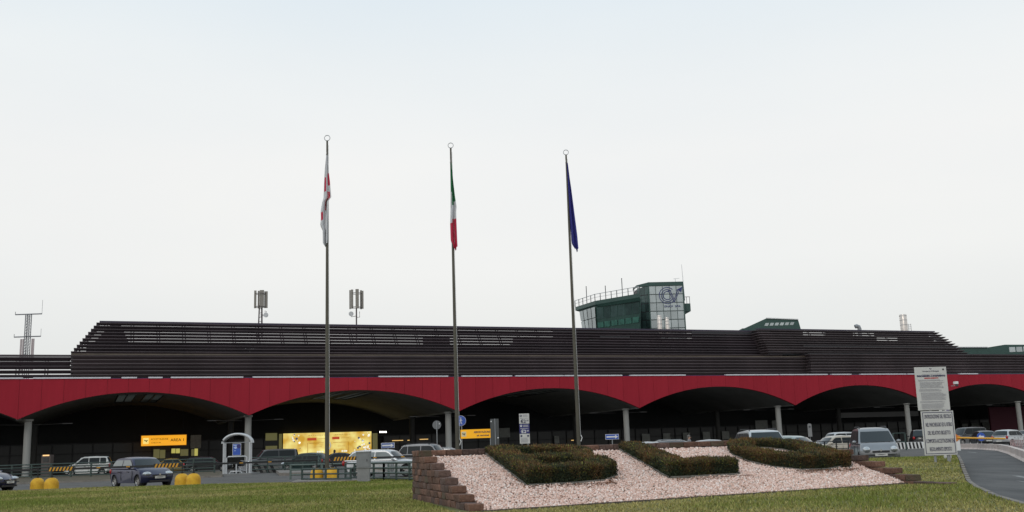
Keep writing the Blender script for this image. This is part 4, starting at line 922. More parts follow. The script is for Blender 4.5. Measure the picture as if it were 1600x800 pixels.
        for sg,x in ((1,xf+.012),(-1,xr-.012)):
            m=MB(); m.box(x-.012,x+.012,-.26,.26,.44,.55); m.obj('number_plate',PLATEW,root)
        m=MB(); m.lathe([(.001,-.0),(.045,-.0),(.045,.03)],(0,0,0),10,'y'); o=m.obj('badge',CHR,root); o.location=(xf+.01,0,S['nose']-.04); o.rotation_euler=(0,0,R(90))
        m=MB(); m.tube([(xf-.02,-hw*.78,.50),(xf+.02,0,.50),(xf-.02,hw*.78,.50)],.018,6); m.obj('bumper_strip',PLA,root)
    ty,ri,hbm=wheel_meshes(r,.20)
    for x in (fa,ra):
        for sg in (-1,1):
            wh=link('wheel',hbm,root,(x,sg*(hw-.13),r),(0,0,0 if sg<0 else PI)); link('tyre',ty,wh); link('rim',ri,wh)
    if sc_!=1: root.scale=(sc_,)*3
    return root
def G(px,py,Y=None): 
    p=gnd(px,py) if Y is None else at(px,py,Y); return (p.x,p.y,0)
PB=paint('navy',(.020,.022,.060)); PS=paint('silver',(.36,.37,.38),.55); PSW=paint('pale_silver',(.50,.51,.52),.4); PW=paint('white',(.55,.55,.53),.0); PG=paint('grey',(.13,.135,.145),.5); PK=paint('black',(.014,.015,.017)); PGR=paint('dark_green',(.015,.035,.032)); PR=paint('red',(.25,.015,.02)); PT=paint('pale_green_silver',(.33,.38,.37),.4); PV=paint('dull_grey',(.07,.073,.075),.2); PYT=paint('tan',(.22,.15,.03),.1)
g_=G(222,0,50.6)
car('hatch','dark blue hatchback with bright alloy wheels driving between the two yellow bollard pairs',(at(221,740,51.6).x,51.6,0),R(-44),PB,glass=GLL,win=2,group='cars on the lane by the lawn')
car('hatch','front end of a dark blue car cut off by the left edge of the view',(at(-38,745,50.5).x,50.5,0),R(-12),PB,group='cars on the lane by the lawn')
car('mpv','white people van with dark windows behind the green railing at left',(at(138,730,101).x,101,0),R(180+16),PW,win=3,group='vehicles in the drop-off lane',cat='van',name='parked_van',sc_=1.1)
car('van','dull grey boxy van beside the grey column, right of the arch frame',(at(425,725,96).x,96,0),R(200),PV,win=2,group='vehicles in the drop-off lane',cat='van',name='parked_van')
car('hatch','dark green hatchback in front of the glowing yellow advert',(at(477,725,86).x,86,0),R(165),PGR,win=2,group='vehicles in the drop-off lane')
car('sedan','small dark car parked right behind the first flagpole',(at(538,725,92).x,92,0),R(10),PK,group='vehicles in the drop-off lane')
car('wagon','silver estate car with long glass side, behind the grey utility box',(at(603,725,56).x,56.2,0),R(-13),PSW,glass=GLL,rails=False,group='vehicles in the drop-off lane')
car('suv','silver off-road car with pale roof rails just left of the block wall',(at(672,720,68).x,68,0),R(-14),PG,rails=True,group='vehicles in the drop-off lane')
car('wagon','grey car roof showing behind the silver off-road car, left of the block wall',(at(702,720,73).x,73,0),R(-8),PG,rails=True,group='vehicles in the drop-off lane')
car('sedan','low silver roof showing above the wall, nearest the leftmost grey-white column there',(at(1022,705,64).x,64,0),R(5),PSW,group='cars half hidden by the planter')
car('wagon','dark car with bright roof edge above the wall, between two silver roofs',(at(1062,705,72).x,72,0),R(0),PG,rails=True,group='cars half hidden by the planter')
car('sedan','low grey car roof above the wall beside the standing person',(at(1118,705,62).x,62,0),R(8),PS,group='cars half hidden by the planter')
car('suv','silver off-road car with black roof rails close behind the Q shaped hedge',(at(1192,700,49).x,49,0),R(-86),PSW,rails=True,group='cars half hidden by the planter')
car('hatch','pale green silver car tucked behind the big silver off-road car',(at(1243,705,57).x,57,0),R(-45),PT,group='cars half hidden by the planter')
car('suv','pale silver off-road car with square dark windows, under the arcade',(at(1306,690,96).x,96,0),R(195),PSW,group='vehicles in the drop-off lane',win=2)
car('sedan','white saloon car behind the dark railing, beside the grey people carrier',(at(1322,690,78).x,78,0),R(200),PW,group='vehicles in the drop-off lane')
car('sedan','beige low car behind the dark railing, in front of the white saloon',(at(1302,700,66).x,66,0),R(190),paint('beige',(.45,.40,.33),.1),group='vehicles in the drop-off lane')
car('mpv','grey people carrier with black roof rails facing the lawn, right of the Q hedge',(at(1365,700,47.5).x,47.5,0),R(-100),paint('mid_grey',(.25,.255,.265),.5),rails=True,group='cars on the lane by the lawn')
car('suv','dark car with red tail lamps near the striped concrete blocks',(at(1438,690,104).x,104,0),R(75),PK,group='vehicles in the drop-off lane')
car('van','dark van with pale pillar behind the blue arrow sign',(at(1512,690,118).x,118,0),R(200),PV,group='vehicles in the drop-off lane',cat='van',name='parked_van')
car('wagon','dark estate with pale roof directly behind the blue arrow sign',(at(1536,690,105).x,105,0),R(80),PG,group='vehicles in the drop-off lane')
car('hatch','silver hatchback with red tail lamp at the right end of the white barrier',(at(1580,690,94).x,94,0),R(35),PSW,group='vehicles in the drop-off lane')
car('sedan','dark car at the far right edge beyond the silver hatchback',(at(1612,685,110).x,110,0),R(20),PK,group='vehicles in the drop-off lane')
car('sedan','dark car with tan roof in front of the doors under the yellow sign',(at(275,725,104).x,104,0),R(15),PYT,group='vehicles in the drop-off lane')
car('wagon','black car left of the arch frame behind the green railing',(at(325,725,100).x,100,0),R(12),PK,group='vehicles in the drop-off lane')

# ------------------------------------------------------------------ bollards with booms
BOL=MB(); BOL.lathe([(.33,0),(.335,.28),(.32,.42),(.26,.54),(.16,.61),(.001,.64)],n=22); bolm=BOL.mesh('dome',YEL,True,60)
pm=MB(); pm.tube([(0,0,.6),(0,0,1.12)],.028,8); pm.lathe([(.06,.62),(.06,.68)],n=10); pom=pm.mesh('post',BLK,True)
bolls=[]
for px,py,lab in ((58,767.5,'leftmost of the yellow domed concrete bollards on the lane edge'),(80,767.5,'yellow domed bollard right beside the leftmost one'),(284,761,'yellow domed bollard touching the blue hatchback in the picture'),(302,761,'yellow domed bollard second from the blue hatchback'),(495,751.5,'yellow domed bollard left of the first flagpole behind the railing'),(519,751,'yellow domed bollard right of the first flagpole behind the railing')):
    p=gnd(px,py); t=thing('yellow_bollard',lab,'bollard',(p.x,p.y,0),0,'yellow domed bollards with booms'); link('dome',bolm,t); link('post',pom,t); bolls.append(p)
STRY=mat('stripe_orange',(.60,.29,.02),.6)
def boom(label,a,b,z,str0,str1):
    a=Vector((a.x,a.y,0)); b=Vector((b.x,b.y,0)); d=(b-a); L=d.length; t=thing('barrier_boom',label,'barrier',(a.x,a.y,z),math.atan2(d.y,d.x),'black booms with striped ends'); m=MB(); m.box(0,L,-.04,.04,-.045,.045); m.obj('bar',BLK,t)
    k=.17
    def strp(x0):
        for i in range(7):
            x=x0+i*k; m=MB(); m.box(x,x+k*.0,-.05,.05,-.1,.1) if False else m.prism([(x,-.09),(x+k*.5,-.09),(x+k*.95,.09),(x+k*.45,.09)],-.052,-.045); m.obj('stripe',STRY,t)
        m=MB(); m.box(x0-.04,x0+7*k+.05,-.044,.044,-.095,.095); m.obj('stripe_board',BLK,t)
    if str0 is not None: strp(str0)
    if str1 is not None: strp(L-str1-7*k)
    m=MB()
    for x in np.arange(2.2,L-2,1.45): m.box(x,x+.18,-.045,-.041,-.02,.02)
    if len(m.f): m.obj('reflector',STRY,t)
boom('black boom with striped ends running across the blue hatchback',bolls[1],bolls[2],1.03,-.15,.15)
boom('black boom running off the left edge from the leftmost bollard',Vector((bolls[0].x-9,bolls[0].y+2,0)),bolls[0],1.03,None,None)
boom('black boom from the hatchback bollards past the arch frame to the first flagpole',bolls[3],bolls[4],1.03,None,None)
boom('black boom crossing the silver estate car, striped beside the first flagpole',Vector((bolls[5].x,bolls[5].y,0)),Vector((-1.5,50.6,0)),1.06,.1,None)

# ------------------------------------------------------------------ railings
def railing(label,pts,h,nr,sp,m_=GREEN,r=.03,group='green steel railings',z=0):
    P=[Vector((p[0],p[1],0)) for p in pts]; t=thing('railing',label,'railing',(P[0].x,P[0].y,z),0,group); P0=P[0]
    for a,b in zip(P[:-1],P[1:]):
        L=(b-a).length; n=max(1,round(L/sp))
        for i in range(n+1):
            p=a+(b-a)*i/n-P0; m=MB(); m.box(p.x-r*1.1,p.x+r*1.1,p.y-r*1.1,p.y+r*1.1,0,h); m.obj('post',m_,t)
        for k in range(nr):
            zz=h*(1-k/nr)-.02; m=MB(); m.tube([a-P0+Vector((0,0,zz)),b-P0+Vector((0,0,zz))],r,6); m.obj('rail',m_,t)
    return t
railing('long dark green railing along the far verge at left',[(at(-30,740,90).x,92),(at(335,740,88).x,88)],1.28,5,2.0,r=.055)
railing('dark green railing from the arch frame to the first flagpole',[(at(392,740,84).x,84),(at(505,740,80).x,79)],1.25,4,1.9,r=.045)
railing('short low green railing at the foot of the first flagpole',[gnd(472,755),gnd(548,755)],.66,3,1.0,r=.04)
railing('green railing running right behind the grey utility box to the block wall',[gnd(540,752.5),gnd(600,754),gnd(662,756)],.86,4,1.2,r=.042)
railing('long pale topped green railing behind the first flagpole',[(at(454,740,58).x,58),(at(662,740,54).x,54)],.80,3,2.1,r=.045,m_=mat('rail_green_pale',(.10,.135,.12),.5))
railing('black railing behind the Q hedge beside the white saloon',[(at(1262,700,56).x,57),(at(1326,700,53.5).x,53.5)],1.12,3,.95,m_=BLK,r=.025)
railing('bent green hoop railing beside the striped blocks',[(at(1397,700,92).x,92),(at(1416,700,92).x,92)],1.5,2,1.2,r=.05)
railing('red and white picket railing behind the white barrier at far right',[(at(1580,700,72).x,72),(at(1625,710,62).x,62)],.75,2,.7,m_=mat('picket_red',(.42,.22,.22),.6,c2=(.5,.48,.46),vscale=1.3),r=.022)

# grey utility box
p=gnd(568.5,757.5); t=thing('utility_box','grey metal utility cabinet on a plinth in front of the silver estate car','cabinet',(p.x,p.y,0)); 
UB=mat('cabinet_grey',(.20,.205,.21),.7,var=.12,vscale=4); m=MB(); m.box(-.25,.25,-.15,.15,0,.68); m.obj('plinth',mat('cabinet_plinth',(.23,.23,.23),.8,var=.1,vscale=4),t)
m=MB(); m.box(-.28,.28,-.18,.17,.68,1.32); m.obj('cabinet',UB,t); m=MB(); m.box(-.30,.30,-.20,.19,1.32,1.37); m.obj('lid',UB,t); m=MB(); m.box(-.24,.24,-.19,-.182,.73,1.27); m.obj('door',UB,t); m=MB(); m.box(.15,.18,-.2,-.191,.95,1.05); m.obj('handle',BLK,t)
# kerbed islands
def island(label,pts,h=.16):
    t=MB(); P=[(p.x,p.y) for p in pts]; n=len(P); t.add([(x,y,-.02) for x,y in P]+[(x,y,h) for x,y in P],[tuple(range(n,2*n))]+[(i,(i+1)%n,(i+1)%n+n,i+n) for i in range(n)]); o=t.obj('traffic_island',KERB); o['kind']='structure'
island('',[gnd(455,758.5),gnd(560,755.5),gnd(575,752.5),gnd(465,754.5)]) 
island('',[gnd(437,743.5),gnd(520,742.5),gnd(520,738),gnd(431,738.5)],.2)
# striped kerb and dark slanted stripes right of the arch
def striped(label,x0,x1,yb,h,m1,m2,n,group,slant=.5,depth=.4):
    a,b=gnd(x0,yb[0]),gnd(x1,yb[1]); d=b-a; L=d.length; t=thing('striped_barrier',label,'barrier',(a.x,a.y,0),math.atan2(d.y,d.x),group); m=MB(); m.box(0,L,0,depth,0,h); m.obj('body',m1,t)
    for i in range(n): x=L*(i+.1)/n; q=L/n*.5; m=MB(); m.prism([(x,.02),(x+q,.02),(x+q-slant*q,h-.02),(x-slant*q,h-.02)],-.012,-.003); m.obj('stripe',m2,t)
striped('low black and grey diagonally striped block under the dull grey van',396,436,(739.5,738.5),.62,mat('dirty_white',(.17,.17,.16),.9,var=.2),BLK,4,'striped concrete blocks',1.2)
striped('white and black striped concrete block row behind the lawn, left of the rules sign',1404,1444,(702,700.5),.62,WHT,BLK,7,'striped concrete blocks',.5)
# arch frame with blue poster and bars
a=gnd(349,743); t=thing('arch_frame','pale tubular arch frame with a blue poster over a low hoop','bus stop frame',(a.x,a.y,0)); k=a.y/F
w=k*40; h=k*49
for dx in (0,w):
    m=MB(); m.tube([(dx,0,0),(dx,0,h)],.075,8); m.obj('upright',LGREY,t,smooth=True)
    m=MB(); m.tube([(dx,.45,0),(dx,.45,h)],.06,8); m.obj('upright',LGREY,t,smooth=True)
for yy in (0,.45):
    m=MB(); m.tube([(w/2-(w/2+.12)*math.cos(q),yy,h-.05+k*14*math.sin(q)) for q in np.linspace(0,PI,17)],.085,8); m.obj('arch_tube',LGREY,t,smooth=True)
m=MB(); nn_=16; q1=[(w/2-(w/2)*math.cos(q),h+k*13.4*math.sin(q)) for q in np.linspace(0,PI,nn_)]; m.add([(x,0,z) for x,z in q1]+[(x,.45,z) for x,z in q1],[(i,i+1,nn_+i+1,nn_+i) for i in range(nn_-1)]); m.obj('canopy',GLASSD,t)
m=MB(); m.tube([(0,0,h),(w,0,h)],.03,6); m.obj('cross_bar',GREY,t)
m=MB(); m.tube([(.22,0,0),(.22,0,h*.54),(.34,0,h*.57),(w-.34,0,h*.57),(w-.22,0,h*.54),(w-.22,0,0)],.05,8); m.obj('inner_hoop',LGREY,t,smooth=True)
m=MB(); m.tube([(.45,-.2,0),(.6,-.2,.28),(w-.6,-.2,.28),(w-.45,-.2,0)],.04,8); m.tube([(w*.52,-.2,0),(w*.52,-.2,h*.35)],.05,8); m.obj('low_hoop',LGREY,t,smooth=True)
m=MB(); m.box(w*.34,w*.67,-.06,-.02,h*.60,h*.97); m.obj('poster_board',LGREY,t); m=MB(); m.box(w*.36,w*.65,-.07,-.062,h*.615,h*.955); m.obj('poster',BLUE,t)
m=MB(); m.box(w*.38,w*.52,-.075,-.071,h*.90,h*.93); m.box(w*.41,w*.47,-.075,-.071,h*.74,h*.76); m.prism([(w*.38,h*.86),(w*.44,h*.80),(w*.56,h*.84),(w*.54,h*.90)],-.075,-.071); m.obj('poster_print',mat('poster_pale',(.4,.5,.75),.5),t)
m=MB(); m.lathe([(.001,-.08),(.16,-.08),(.16,-.071)],(w*.58,0,h*.885),14,'y'); m.obj('poster_print',NAVY,t)
g=MB(); p=a; g.box(p.x-.1,p.x+w+.3,p.y-.6,p.y+2,0,.12); o=g.obj('shelter_kerb',PAVE); o['kind']='structure'
# motorcycle inside the arch
t=thing('motorcycle','dark parked motorcycle with pale lamps seen end-on inside the arch frame','motorcycle',(a.x+w*.45,a.y+1.9,0),R(70)); 
for x in (-.68,.68):
    m=MB(); m.lathe([(.22,-.06),(.30,-.05),(.31,0),(.30,.05),(.22,.06)],(x,0,.31),20,'y'); m.lathe([(.2,-.02),(.22,-.02),(.22,.02),(.2,.02)],(x,0,.31),16,'y'); m.obj('wheel',RUB,t,smooth=True)
m=MB(); m.ell((.1,0,.82),(.32,.16,.15)); m.obj('tank',PG,t,smooth=True); m=MB(); m.ell((-.4,0,.80),(.38,.14,.07)); m.obj('seat',PLA,t,smooth=True)
m=MB(); m.box(-.25,.3,-.15,.15,.28,.62); m.obj('engine',STEEL,t); m=MB(); m.tube([(.68,-.09,.31),(.48,-.09,1.0)],.03,6); m.tube([(.68,.09,.31),(.48,.09,1.0)],.03,6); m.obj('fork',STEEL,t)
m=MB(); m.tube([(.34,-.38,1.05),(.46,-.15,1.02),(.46,.15,1.02),(.34,.38,1.05)],.018,6); m.obj('handlebar',STEEL,t); m=MB(); m.ell((.60,0,.90),(.08,.11,.11)); m.obj('headlight',LENS,t,smooth=True)
m=MB(); m.tube([(-.68,-.1,.31),(-.2,-.1,.45),(.1,-.12,.3)],.03,6); m.tube([(-.75,-.16,.42),(.2,-.16,.25)],.045,6); m.obj('exhaust',STEEL,t)

# ------------------------------------------------------------------ road signs
def post(t,x,z0_,z1_,r=.03,m_=GREY,y=.03): m=MB(); m.tube([(x,y,z0_),(x,y,z1_)],r,8); return m.obj('post',m_,t,smooth=True)
def disc(t,name,x,z,r,m_,y=0): m=MB(); m.lathe([(.001,-.012),(r,-.012),(r,.012),(.001,.012)],(x,y,z),24,'y'); return m.obj(name,m_,t)
def sgn(name,label,px,py,Y,cat='sign'): p=at(px,py,Y); return thing(name,label,cat,(p.x,p.y,0)),p.z,Y/F
t,z,k=sgn('round_sign','grey back of a round road sign left of the second column',682.5,664,70); disc(t,'disc',0,z,k*6.7,mat('sign_back',(.16,.165,.17),.5)); post(t,0,0,z+.25,y=-.045); m=MB(); m.ell((k*4,-.04,z+k*1.5),(.04,.02,.04)); m.obj('bolt',WHT,t)
t,z,k=sgn('round_sign','blue round pedestrian sign half hidden by the middle flagpole',720,657.5,64); disc(t,'disc',0,z,k*7.6,BLUE); disc(t,'rim',0,z,k*8.0,WHT,.01); post(t,.04,0,z+.2,y=.06)
m=MB(); s_=k*5
m.prism([(-.28*s_,z-.0*s_),(-.1*s_,z-.1*s_),(.1*s_,z-.1*s_),(.18*s_,z+.55*s_),(-.12*s_,z+.55*s_)],-.03,-.02); m.prism([(-.1*s_,z-.12*s_),(.02*s_,z-.12*s_),(-.28*s_,z-1.1*s_),(-.45*s_,z-1.1*s_)],-.03,-.02); m.prism([(.0,z-.12*s_),(.12*s_,z-.12*s_),(.42*s_,z-1.1*s_),(.26*s_,z-1.1*s_)],-.03,-.02); m.prism([(.12*s_,z+.45*s_),(.5*s_,z+.0),(.42*s_,z-.08*s_),(.08*s_,z+.25*s_)][::-1],-.03,-.02); m.ell((.02*s_,-.025,z+.82*s_),(.17*s_,.01,.18*s_)); m.obj('walking_figure',WHT,t)
# yellow AEROSTAZIONE sign
t,z,k=sgn('direction_sign','yellow direction sign reading AEROSTAZIONE air terminal beside the middle flagpole',743.5,677.7,63); w=k*47; h=k*13.5; YS=mat('sign_yellow',(.85,.42,.006),.5,emit=(.85,.36,.005),es=.35)
m=MB(); m.box(-w/2,w/2,0,.06,z-h/2,z+h/2); m.obj('board',YS,t); m=MB(); m.box(-w/2+.05,-w/2+.34,-.012,-.004,z-h*.28,z+h*.28); m.obj('pictogram_field',mat('sign_cream',(.8,.7,.4),.5),t)
m=MB(); plane_icon(m,-w/2+.2,z-.01,.12,-.025); m.obj('pictogram',BLK,t)
text('AEROSTAZIONE',.17,t,(w*.20,-.012,z+h*.17),INK,width=w*.54,bold=.004); text('air terminal',.16,t,(w*.23,-.012,z-h*.20),INK,width=w*.40,bold=.004); post(t,-w/2+.05,0,z+h/2,y=.1); post(t,w/2-.05,0,z+h/2,y=.1)
t,z,k=sgn('sign_panel','dark grey back of a tall narrow sign panel right of the yellow sign',773,677,61); m=MB(); m.box(-k*6.5,k*6.5,.02,.06,z-k*22,z+k*22); m.obj('panel',mat('panel_back',(.075,.08,.08),.5),t); post(t,k*.8,0,z+k*22,.03,y=-.01)
for dx,dz in ((-5,18),(5,-7),(5,-19)): m=MB(); m.ell((k*dx,-.0,z+k*dz),(.045,.02,.045)); m.obj('bolt',WHT,t)
# parking price sign
t,z,k=sgn('price_sign','tall narrow white and navy parking price sign above the B hedge',819.5,669.5,58); w=k*15.5; zt_=z+k*22.7
m=MB(); m.box(-w/2,w/2,0,.03,zt_-k*15.3,zt_); m.obj('price_board',PLATEW,t); m=MB(); m.box(-w/2,w/2,0,.03,zt_-k*30.3,zt_-k*15.8); m.obj('price_board',NAVY,t); m=MB(); m.box(-w/2,w/2,0,.03,zt_-k*45.5,zt_-k*30.8); m.obj('price_board',PLATEW,t)
disc(t,'p_symbol',-w*.33,zt_-k*3.2,k*1.7,INK,-.008); disc(t,'p_symbol',-w*.33,zt_-k*18.6,k*1.7,WHT,-.008); disc(t,'p_symbol',-w*.33,zt_-k*34,k*1.5,INK,-.008); disc(t,'p_symbol',w*.33,zt_-k*34,k*1.5,INK,-.008)
text('P',.12,t,(-w*.33,-.03,zt_-k*3.2),WHT); text('P',.12,t,(-w*.33,-.03,zt_-k*18.6),NAVY)
text('.50',k*3,t,(w*.30,-.012,zt_-k*10.8),INK,bold=.003); text('.50',k*3,t,(w*.30,-.012,zt_-k*26.3),WHT,bold=.003); text('€2',k*7,t,(-w*.1,-.012,zt_-k*12),INK,bold=.006); text('€2',k*7,t,(-w*.1,-.012,zt_-k*27.5),WHT,bold=.006)
def lines(t,x0,x1,z0_,z1_,n,m_,y=-.008,frac=.5,jit=.2,seed=1,ch=.05):
    m=MB(); r_=random.Random(seed)
    for i in range(n):
        z=z1_-(z1_-z0_)*(i+.5)/n; hh=(z1_-z0_)/n*frac/2; x=x0; xe=x1-(x1-x0)*jit*r_.random()
        while x<xe: l_=r_.uniform(.5,2.2)*ch; m.box(x,min(x+l_,xe),y,y+.004,z-hh,z+hh); x+=l_+ch*.35
    return m.obj('print_lines',m_,t)
lines(t,-w*.12,w*.42,zt_-k*5,zt_-k*1.5,3,INKG,seed=2,ch=.03); lines(t,-w*.42,w*.42,zt_-k*8,zt_-k*6.5,1,INKG,ch=.03); lines(t,-w*.12,w*.42,zt_-k*20.5,zt_-k*17,3,PLATEW,seed=3,ch=.03); lines(t,-w*.42,w*.42,zt_-k*23.5,zt_-k*22,1,PLATEW,ch=.03); lines(t,-w*.40,w*.40,zt_-k*44,zt_-k*36.5,6,INKG,seed=5,ch=.03);
post(t,-w*.3,0,zt_-.1,y=.06); post(t,w*.3,0,zt_-.1,y=.06)
# small blue arrow signs
def arrow_sign(label,px,py,Y):
    t,z,k=sgn('arrow_sign',label,px,py,Y); t['group']='blue one-way arrow signs'; w=k*20.5; h=k*8; m=MB(); m.box(-w/2,w/2,0,.03,z-h/2,z+h/2); m.obj('board',WHT,t); m=MB(); m.box(-w/2+.02,w/2-.02,-.008,-.002,z-h/2+.02,z+h/2-.02); m.obj('face',BLUE if px>900 else mat('faded_blue',(.10,.15,.36),.5),t)
    m=MB(); m.prism([(-w*.42,z-h*.13),(w*.22,z-h*.13),(w*.22,z-h*.36),(w*.44,z),(w*.22,z+h*.36),(w*.22,z+h*.13),(-w*.42,z+h*.13)],-.014,-.010); m.obj('arrow',WHT,t); post(t,0,0,z,y=.05)
arrow_sign('pale blue arrow sign above the silver estate car',606,696,64); arrow_sign('blue right arrow sign between the right flagpole and the grey column',956.5,682.5,66)
t,z,k=sgn('arrow_sign','round blue sign with white left arrow on the white barrier, by the yellow arm',1533,682.5,82); disc(t,'disc',0,z,k*6.4,BLUE); m=MB(); m.prism([(-k*4.6,z-.02),(-k*1,z-.2),(-k*1,z-.08),(k*4.4,z-.08),(k*4.4,z+.07),(-k*1,z+.07),(-k*1,z+.18)],-.02,-.014); m.obj('arrow',WHT,t); post(t,0,0,z,y=.05)
t,z,k=sgn('info_totem','narrow grey oval-topped information board under the arcade',1265.5,672,118); m=MB(); m.prism([(-k*3,z-k*10),(k*3,z-k*10),(k*3,z+k*8),(k*1.5,z+k*10),(-k*1.5,z+k*10),(-k*3,z+k*8)],0,.1); m.obj('board',mat('totem_grey',(.22,.22,.22),.6),t); post(t,0,0,z,y=.15); disc(t,'symbol',0,z+k*5,k*1.6,DGREY,-.012)
# ticket machine under the left bay
p=at(71.5,722,100); t=thing('ticket_machine','dark kiosk with a glowing orange top strip at the left column','ticket machine',(p.x,p.y,0)); k=100/F
zt_=at(71.5,709,100).z; m=MB(); m.box(-k*7,k*7,0,.7,0,zt_-.1); m.obj('cabinet',mat('kiosk_dark',(.07,.055,.05),.6,var=.3,vscale=3),t); m=MB(); m.box(-k*5,k*5,-.02,0,zt_-.22,zt_-.1); m.obj('lamp_strip',glow('kiosk_glow',(1,.55,.18),1.2),t); m=MB(); m.box(-k*4,k*4,-.02,-.002,zt_-.75,zt_-.35); m.obj('screen',GLASSD,t)

# parking rules sign
p=at(1471,725,36); RY=36.; k=RY/F; zb_=float(lz(p.x,RY)); t=thing('rules_sign','tall leaning pair of white parking rules boards on two grey posts in the lawn','sign',(p.x,p.y,zb_)); t.rotation_euler=(0,R(.3),R(6))
zA=at(1466,573,RY).z-zb_; zB=at(1466,642,RY).z-zb_; zC=at(1466,711,RY).z-zb_
wA=k*51.5; wB=k*52; xa=-k*2.2; xb=k*1.5
def board(x,w,z0_,z1_,fr): 
    m=MB(); m.box(x-w/2,x+w/2,0,.03,z0_,z1_); m.obj('board',PLATEW,t)
    if fr: m=MB(); add_ribbon(m,[(x-w/2+.05,z0_+.05),(x+w/2-.05,z0_+.05),(x+w/2-.05,z1_-.05),(x-w/2+.05,z1_-.05)],.022,-.005,True); m.obj('border',INK,t)
board(xa,wA,zB+.03,zA,False); board(xb,wB,zC,zB,True)
for i,s_ in enumerate(("L'INTRODUZIONE DEL VEICOLO","NEL PARCHEGGIO ED IL RITIRO","DEL RELATIVO BIGLIETTO","COMPORTA ACCETTAZIONE DEL","REGOLAMENTO ESPOSTO")):
    zz=zB-(zB-zC)*(.13+.185*i); text(s_,.19,t,(xb+(.02 if i%2 else 0),-.006,zz),INK,width=wB*(.84,.82,.70,.88,.68)[i])
hA=zA-zB
text('Aeroporto di Bologna',.06,t,(xa,-.006,zA-hA*.095),INK,width=wA*.52); text('PARCHEGGIO A PAGAMENTO',.07,t,(xa,-.006,zA-hA*.205),INK,width=wA*.90,bold=.005); text('REGOLAMENTO',.055,t,(xa,-.006,zA-hA*.255),REDINK,width=wA*.44,bold=.003)
lines(t,xa-wA*.28,xa+wA*.36,zA-hA*.17,zA-hA*.155,1,INKG,ch=.03)
m=MB(); plane_icon(m,xa,zA-hA*.045,.05,-.006); m.obj('emblem',INK,t); m=MB(); m.lathe([(.001,-.006),(.035,-.006),(.035,-.001)],(xa+wA*.40,0,zA-hA*.06),10,'y'); m.obj('emblem',DGREY,t)
z_t=zA-hA*.285
for q,(nl,ind) in enumerate(((2,.0),(7,.04),(3,0),(9,.05),(2,.0),(6,.03),(8,.05))):
    hh_=nl*.031; lines(t,xa-wA*(.42-ind),xa+wA*(.43-.02*(q%3)),max(zB+.05,z_t-hh_),z_t,nl,INKG,frac=.42,seed=20+q,ch=.024,jit=.22); z_t-=hh_+.022
for x in (-k*7,k*14): post(t,x,-.3,zA-.3,.045,GREY,y=.08)
m=MB(); m.tube([(k*17,.12,-.3),(k*17,.12,zB)],.04,8); m.obj('brace',CONC,t)
# second panel behind, white with purple edge, and camera
p=at(1489,725,41); t=thing('sign_panel','slim white and violet panel standing just behind the rules boards','sign',(p.x,p.y,.3)); k2=41/F; z1_=at(1488,598,41).z-.3; z2_=at(1488,708,41).z-.3
m=MB(); m.box(-k2*12,-k2*1,0,.04,-.3,z1_); m.obj('panel',PLATEW,t); m=MB(); m.box(-k2*1,k2*2.4,0,.05,z2_,z1_-.35); m.obj('edge_panel',mat('violet',(.06,.03,.20),.5),t)
q=at(1494,598,41); t=thing('security_camera','small white security camera on a bracket beside the top of the rules boards','camera',(q.x,q.y,0)); zc=q.z
m=MB(); m.tube([(-.20,.03,zc-.12),(-.08,.03,zc-.12),(0,.03,zc-.06)],.015,6); m.obj('bracket',GREY,t); m=MB(); m.box(-.07,.05,-.09,.11,zc-.05,zc+.05); m.obj('housing',WHT,t); m=MB(); m.ell((.01,-.02,zc-.10),(.055,.055,.06)); m.obj('dome',DGREY,t,smooth=True)
# barrier with yellow arm
p=at(1495,690,80); t=thing('gate_barrier','yellow barrier arm lowered across the ramp road behind the rules boards','barrier',(p.x,p.y,0)); k=80/F; z=at(1495,684,80).z; z2=at(1568,685.5,80).z; m=MB(); m.box(-.25,.2,-.1,.35,0,z+.15); m.obj('cabinet',WHT,t); m=MB(); m.tube([(0,-.15,z),(k*73,-.15,z2)],.065,8); m.obj('arm',mat('arm_yellow',(.72,.36,.03),.5),t); m=MB(); m.prism([(-.1,z-.3),(.32,z-.05),(.32,z+.05),(-.1,z+.3)],-.13,-.09); m.obj('arm_bracket',mat('arm_orange',(.6,.2,.04),.5),t)
# low white concrete barrier blocks
JB=rnd_tint(mat('barrier_concrete',(.56,.48,.44),.85,var=.15,vscale=2,bump=.2),.07)
path=[gnd(1494,701.5),gnd(1530,702),gnd(1562,704),gnd(1580,709),gnd(1604,720),gnd(1640,736)]
jw=thing('concrete_barrier','curved low wall of pale pinkish concrete blocks along the ramp road','barrier',(path[0].x,path[0].y,0)); 
for a_,b_ in zip(path[:-1],path[1:]):
    L=(b_-a_).length; n=max(1,round(L/1.25)); d=(b_-a_)/L; an=math.atan2(d.y,d.x)
    for i in range(n):
        w=L/n-.03; c=a_+d*((i+.5)*L/n)-path[0]; m=MB(); m.add([(sx1*w/2,sy*.20*(1 if zz==0 else .6),zz) for zz in (0,.12,.44) for sy in (-1,1) for sx1 in (-1,1)],[(0,1,5,4),(1,3,7,5),(3,2,6,7),(2,0,4,6),(4,5,9,8),(5,7,11,9),(7,6,10,11),(6,4,8,10),(8,9,11,10)]); o=m.obj('concrete_block',JB,jw); o.location=(c.x,c.y,0); o.rotation_euler=(0,0,an+random.uniform(-.02,.02))
m=MB(); m.ell((0,0,.2),(.3,.3,.22)); 
